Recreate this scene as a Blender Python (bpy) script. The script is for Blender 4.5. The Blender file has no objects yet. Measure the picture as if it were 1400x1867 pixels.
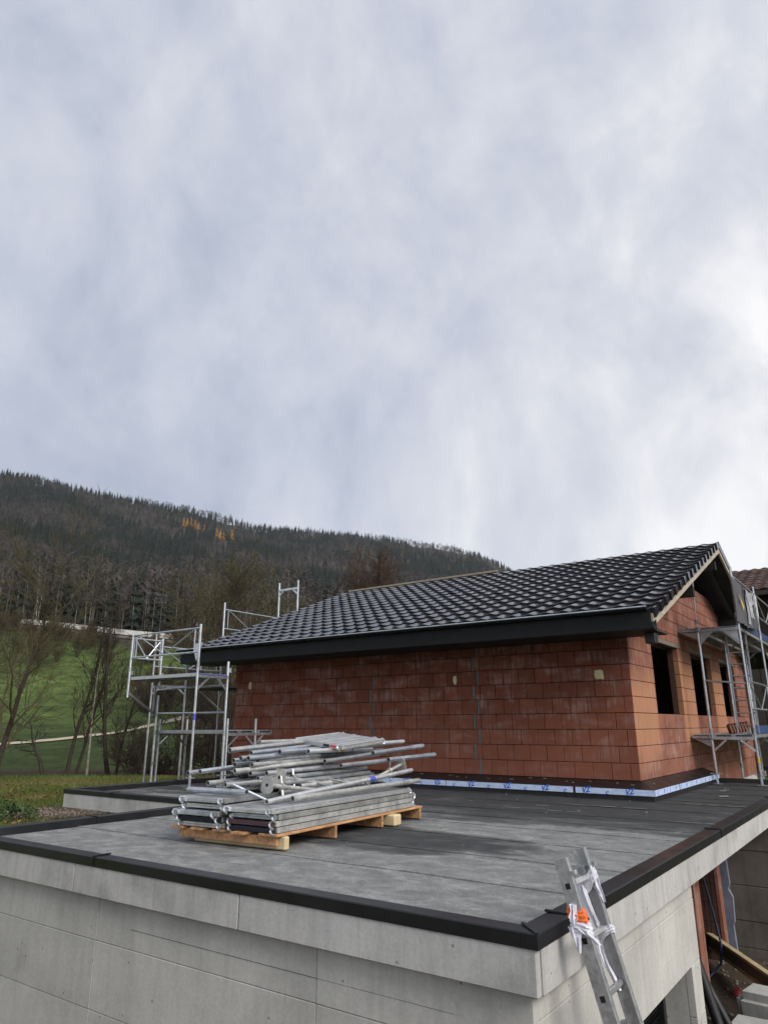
import bpy, bmesh, math, random
import numpy as np
from mathutils import Vector, Matrix
scene = bpy.context.scene
col = scene.collection
R = math.radians
rnd = random.Random(7)

# ------------------------------------------------------------------ camera
CAM = Vector((3.4207, -11.4802, 0.8333))
YAW, PIT, ROL = -0.619642, 0.294881, -0.0027
fw = Vector((math.sin(YAW)*math.cos(PIT), math.cos(YAW)*math.cos(PIT), math.sin(PIT)))
r0 = Vector((math.cos(YAW), -math.sin(YAW), 0)); u0 = r0.cross(fw)
rt = r0*math.cos(ROL) + u0*math.sin(ROL); up = rt.cross(fw)
cam_d = bpy.data.cameras.new('camera'); cam = bpy.data.objects.new('camera', cam_d); col.objects.link(cam)
cam.matrix_world = Matrix(((rt.x, up.x, -fw.x, CAM.x), (rt.y, up.y, -fw.y, CAM.y), (rt.z, up.z, -fw.z, CAM.z), (0, 0, 0, 1)))
cam_d.sensor_fit = 'VERTICAL'; cam_d.sensor_height = 36; cam_d.sensor_width = 27
cam_d.lens = 1275.94/1867*36
cam_d.clip_start = .05; cam_d.clip_end = 6000
scene.camera = cam
scene.render.resolution_x = 767; scene.render.resolution_y = 1024

# ------------------------------------------------------------------ light
SUN_AZ, SUN_EL = R(104), R(36)          # azimuth from +Y towards +X
world = bpy.data.worlds.new('World'); scene.world = world; world.use_nodes = True
nt = world.node_tree; nt.nodes.clear()
def wn(t, **k):
    n = nt.nodes.new(t)
    for a, b in k.items(): setattr(n, a, b)
    return n
L = nt.links.new
out = wn('ShaderNodeOutputWorld'); bg = wn('ShaderNodeBackground'); bg.inputs['Strength'].default_value = .1
sky = wn('ShaderNodeTexSky', sky_type='NISHITA'); sky.sun_disc = False; sky.sun_elevation = SUN_EL; sky.sun_rotation = SUN_AZ
tc = wn('ShaderNodeTexCoord'); sep = wn('ShaderNodeSeparateXYZ'); L(tc.outputs['Generated'], sep.inputs[0])
def m(op, a, b=None, clamp=False):
    n = wn('ShaderNodeMath', operation=op); n.use_clamp = clamp
    for i, v in enumerate((a, b)):
        if v is None: continue
        if isinstance(v, (int, float)): n.inputs[i].default_value = v
        else: L(v, n.inputs[i])
    return n.outputs[0]
zc = m('ADD', m('MAXIMUM', sep.outputs[2], 0.0), .22)
cmb = wn('ShaderNodeCombineXYZ'); L(m('DIVIDE', sep.outputs[0], zc), cmb.inputs[0]); L(m('DIVIDE', sep.outputs[1], zc), cmb.inputs[1])
def noise(scale, detail, rough, dist=0, vec=None, off=0):
    n = wn('ShaderNodeTexNoise'); n.inputs['Scale'].default_value = scale; n.inputs['Detail'].default_value = detail
    n.inputs['Roughness'].default_value = rough; n.inputs['Distortion'].default_value = dist
    mp = wn('ShaderNodeMapping'); mp.inputs['Location'].default_value = (off, off*.7, off*.3); L(vec, mp.inputs[0]); L(mp.outputs[0], n.inputs['Vector'])
    return n.outputs['Fac']
DIR = tc.outputs['Generated']
def stretch(sx, sy, sz):
    n = wn('ShaderNodeMapping'); n.inputs['Scale'].default_value = (sx, sy, sz); L(DIR, n.inputs[0]); return n.outputs[0]
n1 = noise(1.9, 8, .52, .5, stretch(1, 1, 1.15), 3.1)
n2 = noise(5.2, 10, .60, .35, stretch(1.25, 1.25, .55), 8.3)
n3 = noise(13., 8, .6, .3, stretch(1.1, 1.1, .8), 1.7)
f = m('ADD', m('ADD', m('MULTIPLY', n1, .56), m('MULTIPLY', n2, .33)), m('MULTIPLY', n3, .11))
def lobe(d, p_, amp):
    n = wn('ShaderNodeVectorMath', operation='DOT_PRODUCT'); L(DIR, n.inputs[0]); n.inputs[1].default_value = d
    return m('MULTIPLY', m('POWER', m('MAXIMUM', n.outputs['Value'], 0.0), p_), amp)
# cloud masses: a dark bank low over the ridge, thin bright places towards the right
for d, p_, amp in (((-.870, .431, .239), 40, -.15), ((-.05, .877, .478), 60, .16), ((-.16, .97, .182), 140, .20), ((-.68, .63, .37), 160, -.06), ((-.74, .54, .42), 120, .035), ((-.45, .78, .43), 12, .02)):
    f = m('ADD', f, m('MULTIPLY', lobe(d, p_, amp), m('ADD', m('MULTIPLY', n2, 1.4), .3)))
ramp = wn('ShaderNodeValToRGB'); L(f, ramp.inputs[0]); e = ramp.color_ramp.elements
e[0].position = .35; e[0].color = (.41, .455, .56, 1)
e[1].position = .70; e[1].color = (.98, .97, .97, 1)
x = e.new(.455); x.color = (.55, .585, .68, 1)
x = e.new(.56); x.color = (.70, .715, .775, 1)
# brighter, slightly warm cloud around the hidden sun
dotn = wn('ShaderNodeVectorMath', operation='DOT_PRODUCT'); L(tc.outputs['Generated'], dotn.inputs[0])
sd = (math.sin(SUN_AZ)*math.cos(SUN_EL), math.cos(SUN_AZ)*math.cos(SUN_EL), math.sin(SUN_EL)); dotn.inputs[1].default_value = sd
gl = m('POWER', m('MAXIMUM', dotn.outputs['Value'], 0.0), 4.0)
glow = m('ADD', .97, m('MULTIPLY', gl, .85))
mul = wn('ShaderNodeVectorMath', operation='SCALE'); L(ramp.outputs[0], mul.inputs[0]); L(m('MULTIPLY', glow, 5.0), mul.inputs['Scale'])
warm = wn('ShaderNodeMixRGB', blend_type='MULTIPLY'); L(m('MULTIPLY', gl, .8, True), warm.inputs[0]); L(mul.outputs[0], warm.inputs[1]); warm.inputs[2].default_value = (1, .965, .9, 1)
mix = wn('ShaderNodeMixRGB'); mix.inputs[0].default_value = .96; L(sky.outputs[0], mix.inputs[1]); L(warm.outputs[0], mix.inputs[2])
L(mix.outputs[0], bg.inputs['Color']); L(bg.outputs[0], out.inputs[0])
sun_d = bpy.data.lights.new('sun', 'SUN'); sun_d.energy = 1.45; sun_d.angle = R(26); sun_d.color = (1, .94, .86)
sun = bpy.data.objects.new('sun', sun_d); col.objects.link(sun)
sun.rotation_euler = Vector(sd).to_track_quat('Z', 'Y').to_euler()
vs = scene.view_settings; vs.view_transform = 'Standard'; vs.look = 'None'; vs.exposure = 1.12; vs.gamma = 1; vs.use_curve_mapping = False
scene.display_settings.display_device = 'sRGB'

# ------------------------------------------------------------------ materials
def newmat(name):
    mt = bpy.data.materials.new(name); mt.use_nodes = True
    return mt, mt.node_tree, mt.node_tree.nodes['Principled BSDF']
class NB:
    def __init__(s, tree): s.t = tree
    def n(s, t, **k):
        n = s.t.nodes.new(t)
        for a, b in k.items(): setattr(n, a, b)
        return n
    def l(s, a, b): s.t.links.new(a, b)
    def val(s, inp, v):
        if isinstance(v, (int, float)): inp.default_value = v
        elif isinstance(v, tuple): inp.default_value = v if len(v) == 4 or len(inp.default_value) == 3 else v+(1,)
        else: s.l(v, inp)
    def math(s, op, a, b=None, c=None, clamp=False):
        n = s.n('ShaderNodeMath', operation=op); n.use_clamp = clamp
        for i, v in enumerate((a, b, c)):
            if v is not None: s.val(n.inputs[i], v)
        return n.outputs[0]
    def pos(s): return s.n('ShaderNodeNewGeometry').outputs['Position']
    def map(s, vec, scale=(1, 1, 1), rot=(0, 0, 0), loc=(0, 0, 0)):
        n = s.n('ShaderNodeMapping'); s.l(vec, n.inputs[0]); n.inputs['Scale'].default_value = scale
        n.inputs['Rotation'].default_value = rot; n.inputs['Location'].default_value = loc; return n.outputs[0]
    def noise(s, vec, scale, detail=5, rough=.55, dist=0):
        n = s.n('ShaderNodeTexNoise'); s.l(vec, n.inputs['Vector']); n.inputs['Scale'].default_value = scale
        n.inputs['Detail'].default_value = detail; n.inputs['Roughness'].default_value = rough; n.inputs['Distortion'].default_value = dist
        return n.outputs['Fac']
    def ramp(s, fac, *stops):
        n = s.n('ShaderNodeValToRGB'); s.l(fac, n.inputs[0]); e = n.color_ramp.elements
        while len(e) < len(stops): e.new(.5)
        for q, (p, c) in zip(e, stops): q.position = p; q.color = (c if isinstance(c, tuple) else (c, c, c))+(1,)
        return n.outputs[0]
    def mix(s, fac, a, b, mode='MIX'):
        n = s.n('ShaderNodeMixRGB', blend_type=mode); s.val(n.inputs[0], fac); s.val(n.inputs[1], a); s.val(n.inputs[2], b); return n.outputs[0]
    def bump(s, h, strength, dist=.01):
        n = s.n('ShaderNodeBump'); s.l(h, n.inputs['Height']); n.inputs['Strength'].default_value = strength; n.inputs['Distance'].default_value = dist
        return n.outputs[0]
    def rand(s): return s.math('FRACT', s.math('ADD', s.n('ShaderNodeObjectInfo').outputs['Random'], s.n('ShaderNodeNewGeometry').outputs['Random Per Island']))
def sc(c, k): return tuple(v*k for v in c)
def simple(name, c, rough=.7, metal=0, var=.2, scale=6, bump=.15, bscale=60, spec=.5, orand=.12, stretch=(1, 1, 1), c2=None):
    mt, t, p = newmat(name); b = NB(t)
    v = b.map(b.pos(), stretch); nz = b.noise(v, scale, 6, .6)
    colr = b.ramp(nz, (.3, sc(c, 1-var)), (.72, sc(c2 or c, 1+var)))
    if orand:
        k = b.math('ADD', b.math('MULTIPLY', b.rand(), 2*orand), 1-orand)
        n = b.n('ShaderNodeVectorMath', operation='SCALE'); b.l(colr, n.inputs[0]); b.l(k, n.inputs['Scale']); colr = n.outputs[0]
    b.l(colr, p.inputs['Base Color']); p.inputs['Metallic'].default_value = metal; p.inputs['Specular IOR Level'].default_value = spec
    b.l(b.ramp(nz, (.3, max(rough-.1, 0)), (.7, min(rough+.1, 1))), p.inputs['Roughness'])
    if bump: b.l(b.bump(b.noise(v, bscale, 4), bump, .004), p.inputs['Normal'])
    return mt
M = {}
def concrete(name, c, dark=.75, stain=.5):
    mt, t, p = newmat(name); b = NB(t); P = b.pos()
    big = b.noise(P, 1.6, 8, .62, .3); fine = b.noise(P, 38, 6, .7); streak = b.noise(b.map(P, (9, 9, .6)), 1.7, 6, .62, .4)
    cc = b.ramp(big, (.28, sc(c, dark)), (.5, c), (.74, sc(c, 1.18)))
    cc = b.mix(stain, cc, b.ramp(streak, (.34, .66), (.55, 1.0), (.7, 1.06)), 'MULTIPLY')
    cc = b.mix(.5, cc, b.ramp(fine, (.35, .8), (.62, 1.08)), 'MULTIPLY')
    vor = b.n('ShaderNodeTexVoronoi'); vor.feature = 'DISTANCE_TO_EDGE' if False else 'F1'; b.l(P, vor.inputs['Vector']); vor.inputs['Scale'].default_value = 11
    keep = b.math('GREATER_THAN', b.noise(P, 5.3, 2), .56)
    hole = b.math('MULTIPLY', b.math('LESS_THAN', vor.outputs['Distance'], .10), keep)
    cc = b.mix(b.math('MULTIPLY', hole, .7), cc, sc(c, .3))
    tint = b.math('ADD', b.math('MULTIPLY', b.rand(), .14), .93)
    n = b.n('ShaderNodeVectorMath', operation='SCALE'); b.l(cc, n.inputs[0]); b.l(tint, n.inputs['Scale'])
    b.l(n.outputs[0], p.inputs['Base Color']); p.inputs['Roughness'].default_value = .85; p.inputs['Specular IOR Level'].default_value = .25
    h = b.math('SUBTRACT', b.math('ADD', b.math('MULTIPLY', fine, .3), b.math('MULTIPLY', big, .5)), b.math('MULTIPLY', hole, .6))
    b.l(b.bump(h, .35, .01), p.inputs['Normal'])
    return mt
M['conc'] = concrete('concrete_wall', (.45, .445, .415), .82, .26)
M['conc_f'] = concrete('concrete_fascia', (.46, .455, .44), .62, .4)
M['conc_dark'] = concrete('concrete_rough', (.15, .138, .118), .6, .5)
M['block'] = concrete('concrete_block', (.46, .46, .44), .8, .4)
def brickmat(name, lo, hi, side):
    mt, t, p = newmat(name); b = NB(t); P = b.pos(); s = b.n('ShaderNodeSeparateXYZ'); b.l(P, s.inputs[0])
    r = b.rand(); base = b.mix(r, lo, hi)
    blot = b.noise(P, 4.5, 7, .62, .2)
    base = b.mix(.7, base, b.ramp(blot, (.3, .72), (.55, 1.0), (.75, 1.22)), 'MULTIPLY')
    # whitish lime bloom that washes down a few courses
    z = s.outputs[2]
    rows = b.noise(b.map(P, (1.1, 1.1, 2.6)), 1.5, 5, .6, .4)
    runs = b.noise(b.map(P, (16, 16, .9)), 1.2, 5, .6)
    bl = b.math('MULTIPLY', b.ramp(rows, (.47, 0.), (.64, 1.)), b.ramp(runs, (.38, 0.), (.62, 1.)))
    base = b.mix(b.math('MULTIPLY', bl, .5 if side == 'x' else .38), base, (.42, .33, .30))
    if side == 'y':
        base = b.mix(.8, base, b.ramp(runs, (.3, .74), (.62, 1.14)), 'MULTIPLY')
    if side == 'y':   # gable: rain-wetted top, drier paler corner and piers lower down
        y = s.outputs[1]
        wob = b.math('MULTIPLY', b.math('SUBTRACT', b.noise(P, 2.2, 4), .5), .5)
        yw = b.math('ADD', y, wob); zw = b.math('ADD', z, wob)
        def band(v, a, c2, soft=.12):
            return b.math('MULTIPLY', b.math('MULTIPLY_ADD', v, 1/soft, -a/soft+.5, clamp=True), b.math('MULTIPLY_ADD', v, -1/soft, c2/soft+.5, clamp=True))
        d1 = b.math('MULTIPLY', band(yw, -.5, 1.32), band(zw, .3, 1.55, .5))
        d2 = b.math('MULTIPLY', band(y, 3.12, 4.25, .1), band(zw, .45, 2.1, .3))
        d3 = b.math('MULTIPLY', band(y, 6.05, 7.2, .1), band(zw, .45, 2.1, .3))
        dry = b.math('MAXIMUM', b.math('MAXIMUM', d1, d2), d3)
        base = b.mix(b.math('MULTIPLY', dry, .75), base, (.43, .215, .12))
    else:
        zw = b.math('ADD', z, b.math('MULTIPLY', rows, .6))
        base = b.mix(b.math('MULTIPLY_ADD', zw, -.9, 1.6, clamp=True), base, b.mix(.6, base, (.24, .088, .05)))
    b.l(base, p.inputs['Base Color']); p.inputs['Roughness'].default_value = .82; p.inputs['Specular IOR Level'].default_value = .25
    w = b.n('ShaderNodeTexWave'); w.wave_type = 'BANDS'; w.bands_direction = 'X' if side == 'x' else 'Y'; b.l(P, w.inputs['Vector'])
    w.inputs['Scale'].default_value = 28; w.inputs['Distortion'].default_value = .6
    h = b.math('ADD', b.math('MULTIPLY', w.outputs['Fac'], .25), b.noise(P, 45, 4))
    b.l(b.bump(h, .3, .006), p.inputs['Normal'])
    return mt
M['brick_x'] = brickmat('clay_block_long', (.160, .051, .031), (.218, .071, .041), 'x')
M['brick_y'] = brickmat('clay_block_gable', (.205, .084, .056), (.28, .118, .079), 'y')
M['brick_core'] = simple('clay_core', (.075, .035, .024), .9, var=.3, scale=14, orand=0)
M['mortar'] = simple('grey_mortar', (.13, .125, .12), .9, var=.3, scale=30)
M['foam'] = simple('pale_foam', (.66, .58, .34), .8, var=.12, scale=30, bump=.5)
def tilemat():
    mt, t, p = newmat('anthracite_tile'); b = NB(t); P = b.pos()
    c = b.mix(b.rand(), (.010, .010, .013), (.030, .030, .034))
    c = b.mix(.6, c, b.ramp(b.noise(P, 9, 6), (.3, .6), (.7, 1.35)), 'MULTIPLY')
    b.l(c, p.inputs['Base Color']); b.l(b.ramp(b.noise(P, 60, 3), (.3, .10), (.7, .20)), p.inputs['Roughness']); p.inputs['Specular IOR Level'].default_value = .5; p.inputs['IOR'].default_value = 1.55
    b.l(b.bump(b.noise(P, 130, 3), .03, .003), p.inputs['Normal']); return mt
M['tile'] = tilemat()
M['dark_metal'] = simple('black_sheet_metal', (.0075, .008, .0095), .38, 0, .2, 3, .04, 30, .45, orand=.15)
M['fascia'] = simple('dark_fascia_board', (.008, .0095, .011), .6, 0, .2, 3, .05, 30, .25)
M['gutter'] = simple('gutter_metal', (.03, .032, .035), .3, .6, .2, 3, .02, 30)
M['soffit'] = simple('dark_soffit', (.012, .012, .012), .8, 0, .3, 5)
M['rake'] = simple('raw_wood_board', (.36, .31, .24), .8, 0, .22, 3, .2, 40, stretch=(4, 1, 4))
M['lintel'] = simple('lintel_concrete', (.19, .155, .125), .9, 0, .2, 12)
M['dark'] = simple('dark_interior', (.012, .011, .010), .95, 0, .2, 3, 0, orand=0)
def galv(name, c, rough, var=.25, metal=.75):
    mt, t, p = newmat(name); b = NB(t); P = b.pos()
    a = b.noise(P, 7, 6, .65); g = b.noise(P, 45, 4, .7)
    cc = b.ramp(a, (.3, sc(c, 1-var)), (.5, c), (.72, sc(c, 1+var)))
    cc = b.mix(.5, cc, b.ramp(g, (.3, .7), (.6, 1.05)), 'MULTIPLY')
    k = b.math('ADD', b.math('MULTIPLY', b.rand(), .4), .78); n = b.n('ShaderNodeVectorMath', operation='SCALE'); b.l(cc, n.inputs[0]); b.l(k, n.inputs['Scale'])
    b.l(n.outputs[0], p.inputs['Base Color']); p.inputs['Metallic'].default_value = metal
    b.l(b.ramp(g, (.3, rough-.1), (.7, rough+.14)), p.inputs['Roughness'])
    b.l(b.bump(g, .08, .003), p.inputs['Normal']); return mt
M['galv'] = galv('galvanised_steel', (.58, .61, .65), .36, .25, .9)
M['galv_d'] = galv('galvanised_weathered', (.36, .37, .385), .48, .35, .75)
M['alu'] = galv('aluminium', (.50, .51, .52), .4, .12, .8)
M['alu_dirty'] = galv('dirty_aluminium', (.50, .50, .475), .46, .35, .7)
M['alu_white'] = galv('pale_aluminium', (.66, .66, .65), .38, .2, .85)
M['wood'] = simple('pallet_wood', (.36, .19, .085), .75, 0, .3, 5, .25, 50, stretch=(6, 1.2, 6), c2=(.45, .25, .12))
M['wood_pale'] = simple('pale_timber', (.52, .42, .24), .75, 0, .18, 6, .2, 50)
M['blue'] = simple('blue_paint', (.03, .06, .14), .5, 0, .3, 9)
M['navy'] = simple('navy_paint', (.010, .015, .028), .6, 0, .4, 9)
M['maroon'] = simple('maroon_paint', (.085, .045, .05), .6, 0, .3, 9)
M['sticker_y'] = simple('yellow_band', (.62, .40, .05), .5, 0, .1)
M['sticker_b'] = simple('blue_band', (.06, .07, .42), .5, 0, .15)
M['red'] = simple('red_print', (.45, .05, .06), .6, 0, .1)
M['black'] = simple('black_plastic', (.012, .012, .013), .5, 0, .3, 20)
M['hole'] = simple('tube_inside', (.01, .01, .01), .9, 0, .1, 5, 0, orand=0)
def filmmat():
    mt, t, p = newmat('protective_film'); b = NB(t)
    c = b.ramp(b.noise(b.map(b.pos(), (6, 6, 20)), 2, 4), (.3, (.40, .52, .78)), (.7, (.62, .72, .90)))
    b.l(c, p.inputs['Base Color']); p.inputs['Roughness'].default_value = .3; return mt
M['film'] = filmmat()
M['film_print'] = simple('film_print', (.03, .13, .52), .4, 0, .1)
M['rag'] = simple('white_cloth', (.66, .66, .74), .9, 0, .12, 25, .5, 70)
M['orange'] = simple('orange_cloth', (.85, .16, .03), .8, 0, .15, 30, .4)
M['tarp'] = simple('grey_tarp', (.075, .075, .082), .55, 0, .3, 7, .3, 20)
M['tarp_light'] = simple('light_tarp', (.30, .30, .32), .6, 0, .3, 9, .3, 20)
M['white'] = simple('white_print', (.55, .55, .57), .7, 0, .15)
M['clay'] = simple('orange_clay', (.17, .065, .035), .8, 0, .25, 20)
M['insul'] = simple('blue_grey_insulation', (.19, .21, .28), .85, 0, .22, 8, .4, 30)
M['hose'] = simple('blue_hose', (.02, .03, .09), .5, 0, .15)
M['cable'] = simple('green_cable', (.05, .07, .02), .5, 0, .15)
M['glass'] = simple('dark_glass', (.01, .011, .012), .08, 0, .1, 2, 0, spec=.6, orand=0)
M['barn_tile'] = simple('brown_roof_tile', (.075, .038, .032), .85, 0, .4, 7, .3, 30, orand=.35)
M['barn_wall'] = simple('dark_timber_wall', (.045, .036, .03), .9, 0, .4, 3, .3, 20, stretch=(1, 1, 6))
M['bark'] = simple('dark_bark', (.045, .036, .028), .95, 0, .35, 6, .5, 30, spec=.1)
M['bark_olive'] = simple('olive_bark', (.085, .075, .042), .95, 0, .35, 2, .4, 30, spec=.1)
M['bark_red'] = simple('reddish_bark', (.082, .054, .040), .95, 0, .35, 2, .4, 30, spec=.1)
M['birch'] = simple('pale_bark', (.20, .19, .155), .9, 0, .4, 9, .4, 30, spec=.1)
M['leafy'] = simple('green_leaf', (.045, .075, .025), .8, 0, .5, 3, .2, spec=.2)
M['guard'] = simple('pale_barrier', (.50, .49, .45), .85, 0, .35, .6, .2, 4)
M['stone'] = simple('pale_stone', (.36, .33, .27), .9, 0, .4, 14)
M['path'] = simple('gravel_path', (.42, .37, .27), .95, 0, .25, 1.5, .2, 8)
M['debris'] = simple('white_chips', (.24, .24, .23), .9, 0, .2, 40)

def feltmat():
    mt, t, p = newmat('mineral_felt'); b = NB(t); P = b.pos(); s = b.n('ShaderNodeSeparateXYZ'); b.l(P, s.inputs[0])
    # wetness: wet beside the house wall and in shallow puddle beds, dry and pale towards the front edge
    big = b.noise(b.map(P, (.55, 1.25, 1), loc=(2.3, .4, 0)), 1.0, 6, .6, .5)
    mid = b.noise(b.map(P, (1.2, 2.0, 1)), 1.5, 8, .66, .5)
    def blob(cx, cy, sx, sy, amp):
        dx = b.math('MULTIPLY', b.math('SUBTRACT', s.outputs[0], cx), 1/sx); dy = b.math('MULTIPLY', b.math('SUBTRACT', s.outputs[1], cy), 1/sy)
        r2 = b.math('ADD', b.math('MULTIPLY', dx, dx), b.math('MULTIPLY', dy, dy))
        return b.math('MULTIPLY', b.math('SUBTRACT', 1., r2, clamp=True), amp)
    yy = b.math('MULTIPLY_ADD', s.outputs[1], .155, .95)
    yy = b.math('ADD', yy, b.math('ADD', blob(-.75, -5.25, 1.7, .85, .62), blob(.6, -3.9, 1.3, .8, -.22)))
    w = b.math('ADD', b.math('ADD', yy, b.math('MULTIPLY', b.math('SUBTRACT', big, .5), 1.5)), b.math('MULTIPLY', b.math('SUBTRACT', mid, .5), .85))
    wet = b.ramp(w, (.26, 0.), (.40, .7), (.60, 1.))
    grain = b.noise(P, 150, 3, .7); soft = b.noise(b.map(P, (1, 1.35, 1)), 4.2, 9, .70, .5); fib = b.noise(b.map(P, (14, 20, 1)), 2.6, 5, .75, 1.5)
    dry = b.ramp(soft, (.28, (.120, .125, .126)), (.5, (.195, .20, .198)), (.72, (.315, .32, .312)))
    dry = b.mix(.9, dry, b.ramp(fib, (.34, .66), (.66, 1.25)), 'MULTIPLY')
    wetc = b.ramp(soft, (.3, (.030, .032, .034)), (.7, (.062, .065, .066)))
    c = b.mix(wet, dry, wetc); c = b.mix(.8, c, b.ramp(grain, (.3, .6), (.7, 1.35)), 'MULTIPLY')
    b.l(c, p.inputs['Base Color']); b.l(b.ramp(wet, (0., .95), (1., .8)), p.inputs['Roughness']); p.inputs['Specular IOR Level'].default_value = .22
    b.l(b.bump(b.math('ADD', grain, b.math('MULTIPLY', soft, .5)), .5, .006), p.inputs['Normal']); return mt
M['felt'] = feltmat()
def attrmat(name, rough=.95, nscale=3, nvar=.35, fine=0):
    mt, t, p = newmat(name); b = NB(t)
    a = b.n('ShaderNodeAttribute'); a.attribute_name = 'tint'
    c = b.mix(1, a.outputs['Color'], b.ramp(b.noise(b.pos(), nscale, 8, .68), (.3, 1-nvar), (.7, 1+nvar)), 'MULTIPLY')
    if fine: c = b.mix(1, c, b.ramp(b.noise(b.pos(), fine, 4, .7), (.3, .6), (.7, 1.35)), 'MULTIPLY')
    b.l(c, p.inputs['Base Color']); p.inputs['Roughness'].default_value = rough; p.inputs['Specular IOR Level'].default_value = .12
    return mt
M['terrain'] = attrmat('terrain', .95, .45, .55, 4)
M['foliage'] = attrmat('far_foliage', .95, .05, .2)
M['blade'] = attrmat('grass_blade', .85, .5, .3)

# ------------------------------------------------------------------ mesh helpers
class MB:
    def __init__(s): s.v = []; s.f = []; s.mi = []; s.cur = 0
    def add(s, vs_, fs):
        k = len(s.v); s.v += [tuple(q) for q in vs_]; s.f += [tuple(i+k for i in q) for q in fs]; s.mi += [s.cur]*len(fs); return s
    def box(s, a, b):
        (x0, y0, z0), (x1, y1, z1) = a, b
        return s.add([(x0,y0,z0),(x1,y0,z0),(x1,y1,z0),(x0,y1,z0),(x0,y0,z1),(x1,y0,z1),(x1,y1,z1),(x0,y1,z1)],
                     [(0,3,2,1),(4,5,6,7),(0,1,5,4),(1,2,6,5),(2,3,7,6),(3,0,4,7)])
    def obox(s, c, ax, ay, az):
        c, ax, ay, az = map(Vector, (c, ax, ay, az))
        return s.add([c+ax*i+ay*j+az*k for k in (-1, 1) for i, j in ((-1,-1),(1,-1),(1,1),(-1,1))],
                     [(0,3,2,1),(4,5,6,7),(0,1,5,4),(1,2,6,5),(2,3,7,6),(3,0,4,7)])
    def bar(s, p, q, w, h, upv=(0, 0, 1)):
        p, q = Vector(p), Vector(q); d = (q-p); u = Vector(upv); sd_ = d.cross(u)
        if sd_.length < 1e-6: sd_ = d.cross(Vector((1, 0, 0)))
        sd_.normalize(); n = sd_.cross(d).normalized()
        return s.obox((p+q)/2, d/2, sd_*w/2, n*h/2)
    def tube(s, p, q, r, n=8, r2=None, caps=True):
        p, q = Vector(p), Vector(q); d = (q-p).normalized(); a = d.orthogonal().normalized(); b = d.cross(a); r2 = r if r2 is None else r2
        ring = [(math.cos(2*math.pi*i/n), math.sin(2*math.pi*i/n)) for i in range(n)]
        vs_ = [p+(a*c+b*e_)*r for c, e_ in ring]+[q+(a*c+b*e_)*r2 for c, e_ in ring]
        fs = [(i, (i+1) % n, (i+1) % n+n, i+n) for i in range(n)]
        if caps: fs += [tuple(range(n-1, -1, -1)), tuple(range(n, 2*n))]
        return s.add(vs_, fs)
    def pipe(s, p, q, r, n=10, wall=.004, depth=.12):
        """hollow tube: rims and a visible bore at both ends"""
        p, q = Vector(p), Vector(q); d = (q-p).normalized(); a = d.orthogonal().normalized(); b = d.cross(a)
        ring = [(math.cos(2*math.pi*i/n), math.sin(2*math.pi*i/n)) for i in range(n)]
        def rg(o, r_): return [o+(a*c+b*e_)*r_ for c, e_ in ring]
        rs = [rg(p+d*depth, r-wall), rg(p, r-wall), rg(p, r), rg(q, r), rg(q, r-wall), rg(q-d*depth, r-wall)]
        fs = []
        for k in range(5): fs += [(k*n+i, k*n+(i+1) % n, (k+1)*n+(i+1) % n, (k+1)*n+i) for i in range(n)]
        fs += [tuple(range(n)), tuple(range(6*n-1, 5*n-1, -1))]
        return s.add(sum(rs, []), fs)
    def path(s, pts, r, n=6, r2=None):
        pts = [Vector(q) for q in pts]; r2 = r if r2 is None else r2; k = len(pts); vs_ = []; fs = []
        a = (pts[1]-pts[0]).orthogonal().normalized()
        for j, q in enumerate(pts):
            d = (pts[min(j+1, k-1)]-pts[max(j-1, 0)]).normalized(); a = (a-d*a.dot(d)).normalized(); b = d.cross(a); rr = r+(r2-r)*j/(k-1)
            vs_ += [q+(a*math.cos(2*math.pi*i/n)+b*math.sin(2*math.pi*i/n))*rr for i in range(n)]
            if j: fs += [((j-1)*n+i, (j-1)*n+(i+1) % n, j*n+(i+1) % n, j*n+i) for i in range(n)]
        fs += [tuple(range(n-1, -1, -1)), tuple(range((k-1)*n, k*n))]
        return s.add(vs_, fs)
    def prism(s, pts, d):
        """closed polygon pts (3d) extruded by vector d"""
        pts = [Vector(q) for q in pts]; d = Vector(d); n = len(pts)
        return s.add(pts+[q+d for q in pts], [tuple(range(n-1, -1, -1)), tuple(range(n, 2*n))]+[(i, (i+1) % n, (i+1) % n+n, i+n) for i in range(n)])
    def mesh(s, name, smooth=False, bevel=0, seg=1):
        me = bpy.data.meshes.new(name); me.from_pydata([tuple(q) for q in s.v], [], s.f)
        bm = bmesh.new(); bm.from_mesh(me)
        for fc, k in zip(bm.faces, s.mi): fc.material_index = k
        bmesh.ops.recalc_face_normals(bm, faces=bm.faces)
        if bevel:
            bmesh.ops.bevel(bm, geom=list(bm.edges), offset=bevel, segments=seg, affect='EDGES', clamp_overlap=True)
        bm.to_mesh(me); bm.free()
        if smooth:
            me.shade_smooth(); me.set_sharp_from_angle(angle=.7)
        return me
def setp(o, label=None, cat=None, group=None, kind=None):
    for k, v in (('label', label), ('category', cat), ('group', group), ('kind', kind)):
        if v: o[k] = v
    return o
def link(name, me, mats, parent=None, loc=None):
    o = bpy.data.objects.new(name, me); col.objects.link(o)
    if mats is not None and not me.materials:
        for q in (mats if isinstance(mats, (list, tuple)) else [mats]): me.materials.append(M[q] if isinstance(q, str) else q)
    if parent is not None: o.parent = parent
    if loc is not None: o.location = loc
    return o
def wpos(o):
    p = Vector(o.location)
    while o.parent: o = o.parent; p = p+Vector(o.location)
    return p
def part(name, mb, mats, parent, smooth=False, bevel=0, label=None):
    """a part whose mesh is given in world coordinates"""
    o = link(name, mb.mesh(name, smooth, bevel), mats, parent)
    if parent is not None: o.location = -wpos(parent)
    if label: o['label'] = label
    return o
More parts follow.
